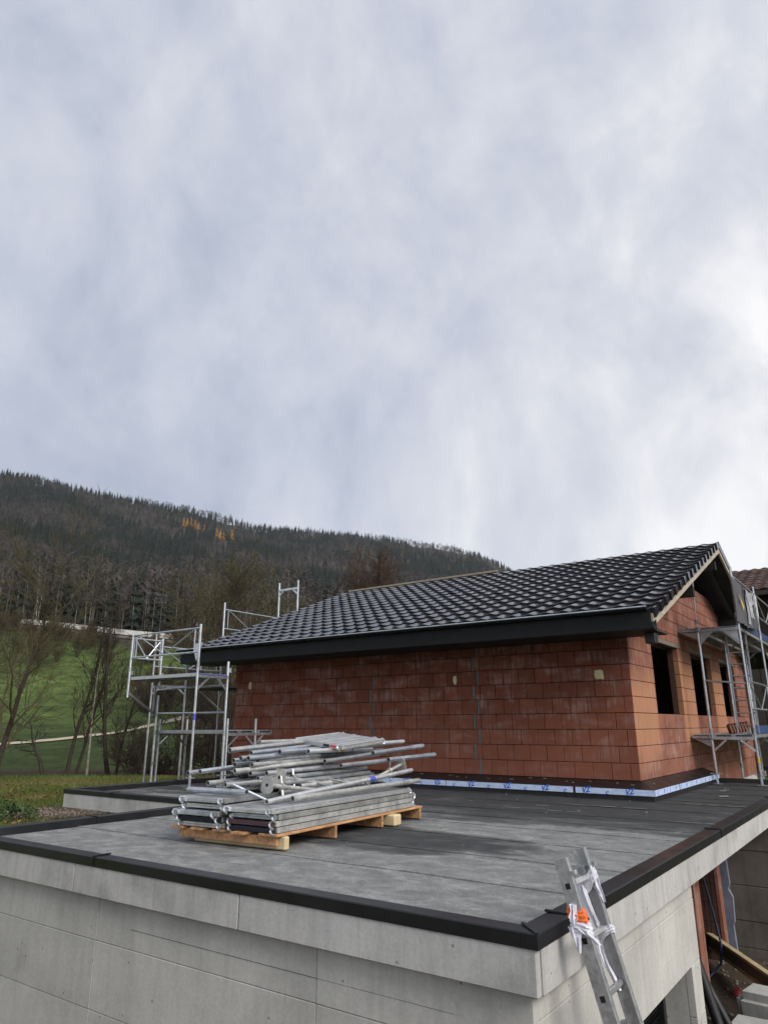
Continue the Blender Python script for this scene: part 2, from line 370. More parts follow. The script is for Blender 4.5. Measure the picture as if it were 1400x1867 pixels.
def thing(name, loc, label, cat, group=None):
    o = bpy.data.objects.new(name, None); col.objects.link(o); o.location = loc; o.empty_display_size = .2
    return setp(o, label, cat, group)
def solid(name, mb, mats, label, cat, group=None, smooth=False, bevel=0, kind=None):
    return setp(link(name, mb.mesh(name, smooth, bevel), mats), label, cat, group, kind)
def npmesh(name, V, F, tint=None, mi=None):
    """numpy triangles -> mesh"""
    V = np.asarray(V, np.float32); F = np.asarray(F, np.int32); me = bpy.data.meshes.new(name)
    me.vertices.add(len(V)); me.vertices.foreach_set('co', V.ravel())
    k = F.shape[1]; me.loops.add(F.size); me.loops.foreach_set('vertex_index', F.ravel())
    me.polygons.add(len(F)); me.polygons.foreach_set('loop_start', np.arange(0, F.size, k, dtype=np.int32))
    me.polygons.foreach_set('loop_total', np.full(len(F), k, np.int32))
    if mi is not None: me.polygons.foreach_set('material_index', np.asarray(mi, np.int32))
    if tint is not None:
        at = me.attributes.new('tint', 'FLOAT_COLOR', 'POINT'); c = np.ones((len(V), 4), np.float32); c[:, :3] = tint; at.data.foreach_set('color', c.ravel())
    me.update(calc_edges=True); me.validate(); return me

# ------------------------------------------------------------------ terrain
FH = np.array([math.sin(YAW), math.cos(YAW)]); RH = np.array([math.cos(YAW), -math.sin(YAW)])
def ss(x, a, b): t = np.clip((x-a)/(b-a), 0, 1); return t*t*(3-2*t)
def vnoise(x, y, seed=0):
    xi = np.floor(x).astype(np.int64); yi = np.floor(y).astype(np.int64); xf = x-xi; yf = y-yi
    def h(i, j):
        n = (i*374761393+j*668265263+seed*982451653) & 0x7fffffff; n = (n ^ (n >> 13))*1274126177 & 0x7fffffff; return ((n ^ (n >> 16)) & 0xffff)/65535.
    u = xf*xf*(3-2*xf); v = yf*yf*(3-2*yf)
    return (h(xi, yi)*(1-u)+h(xi+1, yi)*u)*(1-v)+(h(xi, yi+1)*(1-u)+h(xi+1, yi+1)*u)*v
def fbm(x, y, o=4, seed=0):
    t = 0; a = .5; n = 0
    for i in range(o): t = t+a*vnoise(x*2**i, y*2**i, seed+i); n += a; a *= .5
    return t/n
AT = [-.9, -.57, -.525, -.45, -.37, -.29, -.235, -.195, -.11, 0., .105, .145, .18, .2, .26, .4, .9]
TT = [.36, .372, .364, .343, .328, .315, .300, .287, .279, .268, .252, .239, .222, .205, .17, .11, .05]
def Tr(a): return np.interp(a, AT, TT)
def Dr(a): return np.interp(a, [-.9, -.52, -.2, .2, .9], [1000, 1050, 1300, 1600, 1800])
def zroad(a): return np.interp(a, [-.9, -.52, -.36, -.2, .9], [22, 19.0, 16.5, 15.0, 13.])
D_ROAD = 137.
def height(X, Y):
    X = np.asarray(X, float); Y = np.asarray(Y, float); dx = X-CAM.x; dy = Y-CAM.y
    d = dx*FH[0]+dy*FH[1]; s = dx*RH[0]+dy*RH[1]; rad = np.hypot(dx, dy)
    a = np.clip(s/np.maximum(d, 1e-3), -.9, .9); back = ss(d/np.maximum(rad, .1), .35, .75)   # 1 in the view sector
    lawn = -.74-.21*np.clip((d-12)/15, 0, 1)+.05*(fbm(X*.6, Y*.6, 3, 5)-.5)
    gul = lawn-1.5*ss(d, 27.3, 31)*(1-ss(d, 32, 37)*.75)
    far = -1.45+np.maximum(d-36, 0)*.075
    zr = zroad(a)
    far = far+ss(d, 58, D_ROAD-4)*(zr-(-1.45+.075*(D_ROAD-36)))+.3*(fbm(X*.08, Y*.08, 3, 9)-.5)
    z = np.where(d < 34, gul, np.maximum(far, gul-.4))
    z = np.where(d < 34, gul, gul*(1-ss(d, 34, 39))+far*ss(d, 34, 39))
    zend = zr+.5
    DR = Dr(a); t = np.clip((d-150)/(DR-150), 0, 1.8); e0 = (zend-CAM.z)/150; e1 = Tr(a)-13/DR
    el = e0+(e1-e0)*np.minimum(t, 1)**.72*(1+.05*np.clip(t*(1-t)*4, 0, 1)*(fbm(X*.006, Y*.006, 4, 21)-.5)*4)
    hill = np.maximum(CAM.z+np.minimum(d, DR)*el-np.maximum(d-DR, 0)*.45, -2.5)
    z = np.where(d < D_ROAD+3, z, zend)
    z = np.where(d > 150, hill, z)
    zflat = -1.+np.clip((rad-60)/600, 0, 1)*4
    z = zflat*(1-back)+z*back
    # building platform: low forecourt and porch on the right, lawn level elsewhere
    low = ss(X, -6.5, -5.2)*(1-ss(Y, 1.8, 2.6))*(1-ss(X, 9, 14)*.3)*ss(Y, -40, -25)
    near = 1-ss(rad, 24, 30)
    z = z*(1-low*near)+(-2.4+.06*(fbm(X*2, Y*2, 3, 3)-.5))*low*near
    pad = ss(X, -9.6, -8.6)*(1-ss(X, 3, 5))*ss(Y, 1.8, 2.6)*(1-ss(Y, 11, 14))
    z = z*(1-pad)+(-1.05)*pad
    return z
def to_xy(d, a): return CAM.x+d*FH[0]+a*d*RH[0], CAM.y+d*FH[1]+a*d*RH[1]
def make_terrain():
    th = np.concatenate([np.linspace(-.62, .30, 170), np.linspace(.30, 2*math.pi-.62, 90)[1:-1]])
    rads = np.concatenate([np.linspace(.6, 40, 100), 40*np.exp(np.linspace(0, math.log(2600/40), 130))[1:]])
    T, Rr = np.meshgrid(th, rads)
    dirx = np.cos(T)*FH[0]+np.sin(T)*RH[0]; diry = np.cos(T)*FH[1]+np.sin(T)*RH[1]
    X = CAM.x+dirx*Rr; Y = CAM.y+diry*Rr; Z = height(X, Y)
    nr, na = X.shape; V = np.stack([X, Y, Z], -1).reshape(-1, 3)
    d = ((X-CAM.x)*FH[0]+(Y-CAM.y)*FH[1]).ravel(); X1, Y1 = X.ravel(), Y.ravel()
    n = fbm(X1*.5, Y1*.5, 4, 2)[:, None]; n2 = fbm(X1*.09, Y1*.09, 3, 7)[:, None]
    lawn = np.array([.080, .112, .028])*(1-n)+np.array([.110, .112, .036])*n
    lawn2 = np.array([.030, .047, .013])*(1+.6*(n-.5)); mead = np.array([.062, .090, .024])*(.55+.85*n2)*(1+.6*(n-.5))
    mud = np.array([.028, .022, .015])*(1+.4*(n-.5)); wood = np.array([.045, .036, .027])*(1+.4*(n-.5)); brown = np.array([.045, .040, .022])*(1+.5*(n-.5))
    dirt = np.array([.075, .058, .043])*(1+.6*(n-.5))
    def mixc(c1, c2, w): w = np.asarray(w)[:, None]; return c1*(1-w)+c2*w
    c = mixc(lawn, mud, ss(d, 26.8, 28.2)); c = mixc(c, lawn2, ss(d, 36.5, 39)); c = mixc(c, mead, ss(d, 50, 72))
    c = mixc(c, brown, ss(d+18*(n2[:, 0]-.5), 104, 122)); c = mixc(c, wood, ss(d, 138, 150)); c = mixc(c, mud*1.8, ss(d, 149, 151)*0)
    dm = np.hypot((X1+10.2)/1.9, (Y1+3.4)/1.6); c = mixc(c, dirt, 1-ss(dm, .7, 1.15))
    lowm = ss(X1, -5.5, -4.5)*(1-ss(Y1, 1.6, 2.2))*(1-ss(X1, 12, 16)); c = mixc(c, dirt*.8, lowm*(d < 26))
    idx = np.arange(nr*na).reshape(nr, na); a0 = idx[:-1]; b0 = idx[1:]
    F = np.stack([a0, np.roll(a0, -1, 1), np.roll(b0, -1, 1), b0], -1).reshape(-1, 4)
    me = npmesh('terrain', V, F, c); me.shade_smooth()
    setp(link('terrain', me, 'terrain'), kind='structure')
make_terrain()
# gravel path across the far lawn
def make_path():
    mb = MB(); pts = []
    for k in range(60):
        a = -.62+.5*k/59; tgt = np.interp(a, [-.62, -.525, -.44, -.36, -.30, -.245, -.12], [-.030, -.0257, -.019, -.010, .003, .0152, .035])
        ds = np.linspace(38, 130, 600); x_, y_ = to_xy(ds, a); el = (height(x_, y_)-CAM.z)/ds
        i = int(np.argmax(el > tgt)); pts.append((a, ds[i]))
    vs_ = []
    for j, (a, d) in enumerate(pts):
        for o in (-.7, -.2, .3, .8):
            x_, y_ = to_xy(d+o*(d/50)*1.0, a); vs_.append((float(x_), float(y_), float(height(x_, y_))+.07))
    fs = [(j*4+i, j*4+i+1, j*4+5+i, j*4+4+i) for j in range(len(pts)-1) for i in range(3)]
    mb.add(vs_, fs); setp(link('path', mb.mesh('path', True), 'path'), kind='structure')
make_path()

def mb_from_grid(items): return items
def pieces(parent, name, specs, mats, limit, stuff_name):
    """specs: (dist, mesh, Matrix). nearest `limit` become own parts sharing mesh data, the rest one stuff part"""
    specs = sorted(specs, key=lambda q: q[0])
    for d, me, mx in specs[:limit]:
        o = link(name, me, mats, parent); o.matrix_local = Matrix.Translation(-wpos(parent))@mx
    rest = specs[limit:]
    if rest:
        V = []; F = []; k = 0
        for d, me, mx in rest:
            n = len(me.vertices); co = np.empty(n*3, np.float32); me.vertices.foreach_get('co', co); co = co.reshape(-1, 3)
            A = np.array(mx); V.append(co@A[:3, :3].T+A[:3, 3]); F += [tuple(i+k for i in p.vertices) for p in me.polygons]; k += n
        me = bpy.data.meshes.new(stuff_name); me.from_pydata(np.concatenate(V).tolist(), [], F)
        o = link(stuff_name, me, mats, parent); o.location = -wpos(parent); o['kind'] = 'stuff'
def cdist(p): return (Vector(p)-CAM).length
def T(x, y, z): return Matrix.Translation((x, y, z))

# ------------------------------------------------------------------ garage with its flat roof
garage = thing('garage', (0, 0, 0), 'low concrete garage with flat felt roof and black edge trim', 'garage')
XR, YF, XL, YB = 1.737, -7.82, -4.45, 4.1     # outer roof edges
XE, YE = -8.15, -4.42                          # left wing
ZT, ZB, ZC, ZF = -.17, -.243, -.456, -.25
# slab core
mb = MB(); mb.box((XL+.03, YF+.03, -.45), (XR-.03, -.001, -.262)); mb.box((.01, 0, -.45), (XR-.03, YB-.03, -.262)); mb.box((XE+.03, YE+.03, -.447), (XL+.029, -.001, -.262))
part('slab', mb, 'conc_f', garage)
# exposed fascia panels, cast with open joints
def fascia(a, b, axis, at, thick=.05, dirn=1):
    mb = MB(); g = .004
    if axis == 'x': mb.box((a+g, at, ZC), (b-g, at+thick*dirn, ZB+.03))
    else: mb.box((at, a+g, ZC), (at+thick*dirn, b-g, ZB+.03))
    part('fascia_panel', mb, 'conc_f', garage, bevel=.006)
for a, b in ((XL, -2.29), (-2.29, -.38), (-.38, XR-.006)): fascia(a, b, 'x', YF)
for a, b in ((YF+.05, -5.49), (-5.49, -3.16), (-3.16, -.8), (-.8, 1.6), (1.6, YB)): fascia(a, b, 'y', XR, dirn=-1)
fascia(YF+.05, YE, 'y', XL); fascia(XE, XL, 'x', YE); fascia(YE+.05, -2.2, 'y', XE); fascia(-2.2, 0, 'y', XE)
# black sheet metal capping
CW = .135
def cap(p0, p1, inward, m0=0, m1=0):
    """capping along p0->p1 (xy on the outer edge); inward unit vec; m0/m1: mitre length factors at the ends"""
    p0, p1, iv = Vector(p0+(0,)), Vector(p1+(0,)), Vector(inward+(0,)); d = (p1-p0).normalized()
    prof = [(-.006, ZB), (-.006, ZT-.006), (0, ZT), (CW, ZT-.004), (CW+.012, ZF+.002), (CW-.01, ZF+.002), (.02, ZT-.03), (.004, ZB)]
    A = [p0+iv*o+d*(o*m0)+Vector((0, 0, z)) for o, z in prof]; B = [p1+iv*o-d*(o*m1)+Vector((0, 0, z)) for o, z in prof]; n = len(prof)
    mb = MB(); mb.add(A+B, [(i, (i+1) % n, (i+1) % n+n, i+n) for i in range(n)]+[tuple(range(n-1, -1, -1)), tuple(range(n, 2*n))])
    part('cap', mb, 'dark_metal', garage)
def seam(p, d, inward, ext=0):
    p, d, iv = Vector(p+(ZT,)), Vector(d+(0,)), Vector(inward+(0,)); mb = MB()
    mb.obox(p+iv*(CW/2)+Vector((0, 0, .004)), d*.011, iv*(CW/2+.012), Vector((0, 0, .006)))
    mb.obox(p-iv*.009+Vector((0, 0, -.035)), d*.011, iv*.004, Vector((0, 0, .036)))
    part('cap_joint', mb, 'dark_metal', garage, bevel=.002)
def caprun(p0, p1, inward, cuts, m0=1, m1=1):
    p0v, p1v = Vector(p0), Vector(p1); d = (p1v-p0v).normalized(); ln = (p1v-p0v).length
    ks = [0]+cuts+[ln]
    for i in range(len(ks)-1):
        a = p0v+d*(ks[i]+(.002 if i else 0)); b = p0v+d*(ks[i+1]-(.002 if i < len(ks)-2 else 0))
        cap(tuple(a), tuple(b), inward, m0 if i == 0 else 0, m1 if i == len(ks)-2 else 0)
    for k in cuts: seam(tuple(p0v+d*k), tuple(d), inward)
caprun((XL, YF), (XR, YF), (0, 1), [-2.04-XL])
caprun((XR, YF), (XR, YB), (-1, 0), [.45, 4.41, 8.2])
caprun((XR, YB), (.06, YB), (0, -1), [], 1, 0)
caprun((XL, YE), (XL, YF), (1, 0), [1.9], -1, 1)
caprun((XE, YE), (XL, YE), (0, 1), [1.3], 1, -1)
caprun((XE, 0), (XE, YE), (1, 0), [2.2], 0, 1)
# mitre rib at the near corner
mb = MB(); q = 1/math.sqrt(2)
mb.obox((XR-CW/2, YF+CW/2, ZT+.004), (q*.010, q*.010, 0), (-q*CW*.74, q*CW*.74, 0), (0, 0, .006)); part('cap_joint', mb, 'dark_metal', garage, bevel=.002)
# felt strips with lapped edges
ys = [YF+.14, -6.55, -5.62, -4.72, -3.86, -3.18, -2.42, -1.36, -.42, .55, 1.5, 2.5, 3.4, YB-.14]
def strip(x0, x1, y0, y1, k):
    n = max(2, int((x1-x0)/.35)); r_ = random.Random(k*31+int(x0*7)); V = []; F = []
    ph = r_.random()*9
    for i in range(n+1):
        x_ = x0+(x1-x0)*i/n; w = .012*math.sin(x_*1.7+ph)+.006*math.sin(x_*5+ph); lift = .001+.004*max(0, math.sin(x_*2.3+ph)*math.sin(x_*.9+2*ph))
        V += [(x_, y0+(w if k else 0), ZF+.0005), (x_, y0+.004+(w if k else 0), ZF+.0035+lift), (x_, y0+.08+w, ZF+.004), (x_, y1+.05, ZF-.003)]
    for i in range(n): F += [(4*i+j, 4*i+j+1, 4*i+5+j, 4*i+4+j) for j in range(3)]
    mb = MB(); mb.add(V, F); part('felt_strip', mb, 'felt', garage)
for k in range(len(ys)-1):
    y0, y1 = ys[k], ys[k+1]
    xl = .012 if y0 > .3 else (XL+.14 if y1 < YE+.05 else (XE+.14 if y1 <= .0 else .012))
    if y0 < YE < y1: strip(XL+.14, XR-.14, y0, y1, k); strip(XE+.14, XL+.14, YE+.14, y1, k+40); continue
    if y0 < 0 < y1: strip(XE+.14, XR-.14, y0, .0, k); strip(.012, XR-.14, .0, y1, k+40); continue
    strip(xl, XR-.14, y0, y1, k)
# front wall panels
YW, XW, ZG = -7.74, 1.66, -2.6
zs = [ZC-.001, -.776, -1.24, -1.70, -2.16, ZG]; xs = [-4.37, -4.28, -2.02, .24, XW]
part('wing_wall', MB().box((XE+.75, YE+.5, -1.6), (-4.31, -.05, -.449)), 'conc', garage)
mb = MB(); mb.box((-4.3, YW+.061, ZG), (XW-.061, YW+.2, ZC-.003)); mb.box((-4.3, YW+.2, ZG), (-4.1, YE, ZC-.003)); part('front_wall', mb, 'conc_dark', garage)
r_ = random.Random(3)
for i in range(len(xs)-1):
    for j in range(len(zs)-1):
        o_ = r_.uniform(-.0012, .0012); mb = MB(); e_ = .0015
        mb.box((xs[i]+e_, YW+o_, zs[j+1]+e_), (xs[i+1]-(e_ if xs[i+1] < XW else 0), YW+.06, zs[j]-e_))
        part('wall_panel', mb, 'conc', garage, bevel=.004)
mb = MB(); mb.box((-1.6, YW-.0015, -.642), (1.2, YW+.004, -.6395)); part('chalk_line', mb, 'conc_dark', garage)
# right wall with the recessed window
O0, O1, OZ = -6.02, -4.72, -1.06
mb = MB(); mb.box((XW-.26, YW+.2, OZ+.002), (XW-.061, -4.452, ZC-.003)); mb.box((XW-.26, YW+.2, ZG), (XW-.061, O0-.002, OZ)); mb.box((XW-.26, O1+.002, ZG), (XW-.061, -4.452, OZ)); part('side_wall', mb, 'conc', garage)
def wp(y0, y1, z0, z1):
    o_ = r_.uniform(-.0012, .0012); mb = MB(); e_ = .0015
    mb.box((XW-.06, y0+(e_ if y0 > YW+.07 else 0), z0+e_), (XW+o_, y1-e_, z1-e_)); part('wall_panel', mb, 'conc', garage, bevel=.004)
YV = -6.055
wp(YW+.061, YV, -.60, ZC); wp(YV, -4.45, -.60, ZC); wp(YW+.061, YV, -1.06, -.60); wp(YV, -4.45, OZ, -.60)
wp(YW+.061, YV, -1.6, -1.06); wp(YW+.061, YV, -2.1, -1.6); wp(YW+.061, YV, ZG, -2.1)
wp(O1, -4.45, -1.42, OZ); wp(O1, -4.45, -2.0, -1.42); wp(O1, -4.45, ZG, -2.0)
win = part('window', MB().box((XW-.34, O0-.03, ZG), (XW-.30, O1+.03, OZ+.03)), 'glass', garage)
mb = MB()
for y in (O0, O1-.06, (O0+O1)/2-.03): mb.box((XW-.30, y, -2.3), (XW-.24, y+.06, OZ-.06))
mb.box((XW-.30, O0, OZ-.06), (XW-.24, O1, OZ)); part('frame', mb, 'black', win, bevel=.004)
mb = MB()
for k in range(16): mb.obox((XW-.285+.0, (O0+O1)/2, OZ-.12-.065*k), (.001, .014, .0), (.0, (O1-O0)/2-.07, 0), (.016, 0, .022))
part('blind', mb, 'black', win)

# ------------------------------------------------------------------ house
house = thing('house', (0, 0, 0), 'unfinished red clay block house with a dark tiled gable roof above the flat garage', 'house')
PITCH = .375; YEV, ZEV = -.93, 2.40; YRI = 5.07; SL = math.atan(PITCH); ZRI = ZEV+PITCH*(YRI-YEV); XG, XLG = .70, -9.76
def zroof(y): return ZRI-PITCH*abs(y-YRI)
wall = part('long_wall', MB().box((-8.97, .10, .0), (-.102, .36, 2.16)), 'brick_core', house)
gable = thing('gable_wall', (0, 0, 0), None, None); gable.parent = house
GW = 10.22; WIN = [(1.35, 3.2), (4.25, 6.1), (7.15, 8.9)]; Z0, Z1 = 1.0, 2.25; ZTOP = 3.75
mb = MB(); mb.box((-.2, .1, 0), (-.1, GW, Z0-.002)); mb.box((-.2, .1, Z1+.002), (-.1, GW, 2.42))
yy_ = .1
for a, b in WIN: mb.box((-.2, yy_, Z0), (-.1, a, Z1)); yy_ = b
mb.box((-.2, yy_, Z0), (-.1, GW, Z1))
pr = [(-.2, y, z) for y, z in ((.12, 2.421), (GW, 2.421), (GW-.5, zroof(GW-.5)-.35), (YRI+1.2, ZTOP-.02), (YRI-1.2, ZTOP-.02), (.3, 2.46))]
mb.prism(pr, (.1, 0, 0)); part('wall_core', mb, 'brick_core', gable)
# lower part of the gable wall, below the flat roof beyond its end
mb = MB(); mb.box((-.3, YB+.002, -.42), (-.012, GW, -.005)); mb2 = MB(); mb2.box((-.3, YB+.002, -1.3), (-.02, GW, -.422))
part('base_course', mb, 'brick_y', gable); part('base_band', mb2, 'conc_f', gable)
g = .003
bx = MB().box((0, 0, 0), (.290, .1, .242)).mesh('brick_long', bevel=.005)
byy = MB().box((-.1, 0, 0), (0, .368, .242)).mesh('brick_gable', bevel=.005)
def bscaled(kind, lx, lz): # own mesh for cut blocks
    return (MB().box((0, 0, 0), (lx, .1, lz)) if kind == 'x' else MB().box((-.1, 0, 0), (0, lx, lz))).mesh('brick_cut', bevel=.005)
spx = []; spy = []; mort = MB(); cutcache = {}
rb = random.Random(11)
for k in range(9):
    z = .25*k+.004; x_ = 0.
    first = .133 if k % 2 == 0 else .29; h = .242 if k < 8 else .155
    joints = [-2.72-(.09 if k % 2 else 0), -5.04-(.08 if k % 2 else 0)]
    while x_ > -8.95:
        w = first if x_ == 0 else .29+rb.choice((0, 0, 0, .003, -.002))
        nx = max(x_-w-.007, -8.97)
        for ji, j in enumerate(joints):
            if nx < j < x_-.05 and (ji == 0 or 2 <= k <= 6):
                w = x_-(j+.028)-.007; nx = x_-w-.007
        ln = x_-nx-.006
        if ln > .03:
            key = ('x', round(ln, 2), round(h, 3))
            me = bx if abs(ln-.29) < .006 and h == .242 else cutcache.setdefault(key, bscaled('x', ln, h))
            spx.append((cdist((nx, 0, z)), me, T(nx+.001, rb.uniform(-.002, .0025), z)))
        x_ = nx
        for ji, j in enumerate(joints):
            if abs(x_-(j+.028)) < .012 and (ji == 0 or 2 <= k <= 6):
                part('mortar_joint', MB().box((j-.024, .004, z), (j+.026, .1, z+.246)), 'mortar', wall); x_ = j-.027
for k in range(15):
    z = .25*k+.004; y_ = .0; yend = GW
    w0 = .36 if k % 2 == 0 else .175
    edges = [0.]; 
    while edges[-1] < GW: edges.append(edges[-1]+(w0 if len(edges) == 1 else .375))
    edges[-1] = GW
    cuts = sorted(set(edges+[v for ab in WIN for v in ab])) if Z0-.01 <= z < Z1 else edges
    for a, b in zip(cuts[:-1], cuts[1:]):
        if b-a < .04: continue
        mid = (a+b)/2; zz0, zz1 = z, z+.242
        if Z0-.01 <= z < Z1 and any(p < mid < q_ for p, q_ in WIN): continue
        if 2.24 < z < 2.3 and any(p-.1 < mid < q_+.1 for p, q_ in WIN): zz0 = 2.338
        tl, tr = zroof(a)-.24, zroof(b)-.24
        if max(tl, tr) <= zz0+.02: continue
        if min(tl, tr) < zz1:
            mb = MB(); A_ = [(-.1, a+.004, zz0), (-.1, b-.004, zz0), (-.1, b-.004, max(zz0+.01, min(zz1, tr))), (-.1, a+.004, max(zz0+.01, min(zz1, tl)))]
            mb.prism(A_, (.1, 0, 0)); spy.append((cdist((0, mid, z)), mb.mesh('brick_cut'), T(rb.uniform(-.002, .002), 0, 0))); continue
        ln, h = b-a-.007, zz1-zz0
        me = byy if abs(ln-.368) < .004 and h > .24 else cutcache.setdefault(('y', round(ln, 2), round(h, 2)), bscaled('y', ln, h))
        spy.append((cdist((0, mid, z)), me, T(rb.uniform(-.002, .0025), a+.0035, zz0)))
# the 300 blocks nearest the camera are single parts
alln = sorted([q[0] for q in spx]+[q[0] for q in spy])[:299]
cutd = alln[-1]
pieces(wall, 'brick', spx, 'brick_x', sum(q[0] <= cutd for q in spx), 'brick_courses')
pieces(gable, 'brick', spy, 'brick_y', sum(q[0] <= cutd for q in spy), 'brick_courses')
for a, b in WIN: part('lintel', MB().box((-.3, a-.11, Z1+.003), (.004, b+.11, 2.334)), 'lintel', gable, bevel=.004)
def foam(x_, z, w, h, seed):
    r_ = random.Random(seed); mb = MB(); ring = [(x_+w/2*math.cos(t)*r_.uniform(.85, 1.15)*(1.2 if abs(math.cos(t)) > .5 and abs(math.sin(t)) > .5 else 1), z+h/2*math.sin(t)*r_.uniform(.85, 1.15)*(1.2 if abs(math.cos(t)) > .5 and abs(math.sin(t)) > .5 else 1)) for t in [i*math.pi/8 for i in range(16)]]
    n = 16; V = [(a, .02, b) for a, b in ring]+[(a, -.008, b) for a, b in ring]+[(x_+(a-x_)*.7, -.018+r_.uniform(-.004, .004), z+(b-z)*.7) for a, b in ring]+[(x_, -.012, z)]
    mb.add(V, [(i, (i+1) % n, (i+1) % n+n, i+n) for i in range(n)]+[(n+i, n+(i+1) % n, 2*n+(i+1) % n, 2*n+i) for i in range(n)]+[(2*n+i, 2*n+(i+1) % n, 3*n) for i in range(n)])
    part('foam_plug', mb, 'foam', wall, smooth=True)
foam(-8.48, 1.68, .09, .17, 1); foam(-3.18, 1.61, .075, .16, 2); foam(-.5, 1.60, .15, .16, 3)
# dark shell that keeps the rooms unlit
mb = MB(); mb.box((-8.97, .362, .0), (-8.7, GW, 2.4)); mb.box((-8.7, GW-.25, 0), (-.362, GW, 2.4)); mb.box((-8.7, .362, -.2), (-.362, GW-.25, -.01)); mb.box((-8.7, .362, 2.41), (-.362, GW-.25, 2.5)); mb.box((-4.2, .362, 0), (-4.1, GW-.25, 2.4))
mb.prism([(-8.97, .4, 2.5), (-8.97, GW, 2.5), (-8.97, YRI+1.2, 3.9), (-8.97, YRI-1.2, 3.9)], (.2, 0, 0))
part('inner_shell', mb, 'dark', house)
# roof
roof = thing('roof', (0, 0, 0), None, None); roof.parent = house
TH = .17
mb = MB()
for sgn in (-1, 1):
    ye = YRI+sgn*(YRI-YEV); mb.prism([(XLG+.04, YRI, ZRI-.012), (XLG+.04, ye, ZEV-.012), (XLG+.04, ye, ZEV-.012-TH*.5), (XLG+.04, YRI, ZRI-.012-TH)], (XG-.05-XLG-.04, 0, 0))
part('roof_deck', mb, 'soffit', roof)
mb = MB()
for xr in (.33, -9.4):
    for sgn in (-1, 1): mb.bar((xr, YRI+sgn*.1, ZRI-.30), (xr, YRI+sgn*5.2, ZRI-.30-PITCH*5.1), .08, .16)
for yb in (YRI-.06, YRI-2.6, YRI+2.6): mb.box((-9.6, yb, zroof(yb)-.55), (XG-.12, yb+.14, zroof(yb)-.36))
part('rafter', mb, 'soffit', roof)
part('post', MB().box((-.06, 4.78, 3.74), (.02, 4.9, 4.2)), 'lintel', roof)
NR, NC = 17, 35; ROW = (YRI-YEV)/math.cos(SL)/NR; PW = (XG-XLG)/NC
def tile_mesh(verge):
    n = 10; mb = MB(); V = []
    def wz(u): return .013*math.cos(2*math.pi*u)+.003*math.cos(4*math.pi*u)
    for i in range(n+1):
        u = i/n; x_ = u*PW*1.0; h = wz(u)
        V += [(x_, .010, .0+h-.022), (x_, 0, .045+h), (x_, .010, .050+h), (x_, .43, .012+h*.9)]
    F = []
    for i in range(n): F += [(4*i+j, 4*i+4+j, 4*i+5+j, 4*i+j+1) for j in range(3)]
    mb.add(V, F)
    if verge: mb.add([(PW-.012, 0, -.085), (PW+.034, 0, -.085), (PW+.034, 0, .064), (PW-.012, 0, .064), (PW-.012, .39, -.075), (PW+.006, .39, -.075), (PW+.006, .39, .03), (PW-.012, .39, .03)], [(0, 1, 2, 3), (7, 6, 5, 4), (1, 5, 6, 2), (0, 3, 7, 4), (3, 2, 6, 7), (0, 4, 5, 1)])
    me = mb.mesh('verge_tile' if verge else 'tile'); me.shade_smooth(); me.set_sharp_from_angle(angle=.24); return me
tme, vme = tile_mesh(False), tile_mesh(True)
rx = Matrix.Rotation(SL, 4, 'X'); specs = []; verge = []; back = []
for i in range(NR):
    for j in range(NC):
        s_ = i*ROW-.02; x_ = XLG+j*PW; p = (x_, YEV+s_*math.cos(SL), ZEV+s_*math.sin(SL))
        mx = T(p[0]+rb.uniform(-.002, .002), p[1]+rb.uniform(-.004, .004), p[2]+rb.uniform(0, .003))@rx@Matrix.Rotation(rb.gauss(0, .004), 4, 'X')@Matrix.Rotation(rb.gauss(0, .008), 4, 'Y')
        (verge if j == NC-1 else specs).append((cdist(p), vme if j == NC-1 else tme, mx))
        pb = (x_+PW, 2*YRI-p[1], p[2])
        back.append((1, tme, T(*pb)@Matrix.Rotation(math.pi, 4, 'Z')@rx))
    s_ = i*ROW-.02
    pv = (XG, 2*YRI-(YEV+s_*math.cos(SL)), ZEV+s_*math.sin(SL))
# far-side verge tiles, mirrored
vmb = MB().box((-.012, 0, -.10), (.012, .40, .055)); vb = vmb.mesh('verge_flap')
for i in range(NR):
    s_ = i*ROW-.02; back.append((1, vb, T(XG, 2*YRI-(YEV+s_*math.cos(SL)), ZEV+s_*math.sin(SL))@Matrix.Rotation(math.pi, 4, 'Z')@rx))
pieces(roof, 'tile', specs, 'tile', 280, 'tile_field')
pieces(roof, 'verge_tile', verge, 'tile', 50, 'tile_field')
pieces(roof, 'back_tile', back, 'tile', 0, 'back_tile_field')
# rake boards, eave box, gutter, ridge batten
for sgn in (-1, 1):
    y0 = YRI+sgn*(YRI-YEV+.02); mb = MB()
    ym = YRI+sgn*3.2
    for a, b in ((YRI+sgn*.002, ym-sgn*-.003), (ym+sgn*.003, y0)):
        mb.prism([(XG-.05, a, zroof(a)-.025), (XG-.05, b, zroof(b)-.025), (XG-.05, b, zroof(b)-.205), (XG-.05, a, zroof(a)-.205)], (.042, 0, 0))
    part('rake_board', mb, 'rake', roof)
part('fascia', MB().prism([(XLG+.02, -1.0, 2.15), (XLG+.02, -1.0, 2.415), (XLG+.02, -.972, 2.415), (XLG+.02, -.972, 2.15)], (XG-.05-XLG, 0, 0)), 'fascia', roof, bevel=.003)
part('eave_soffit', MB().box((XLG+.03, -.971, 2.156), (XG-.06, -.004, 2.175)), 'soffit', roof)
part('eave_end', MB().prism([(XG-.058, -.999, 2.17), (XG-.058, -.96, 2.145), (XG-.058, -.80, 2.145), (XG-.058, -.80, 2.30), (XG-.058, -.999, 2.24)], (.05, 0, 0)), 'fascia', roof)
part('downpipe_stub', MB().box((XG-.25, -.62, 1.98), (XG-.1, -.44, 2.14)), 'black', roof, bevel=.01)
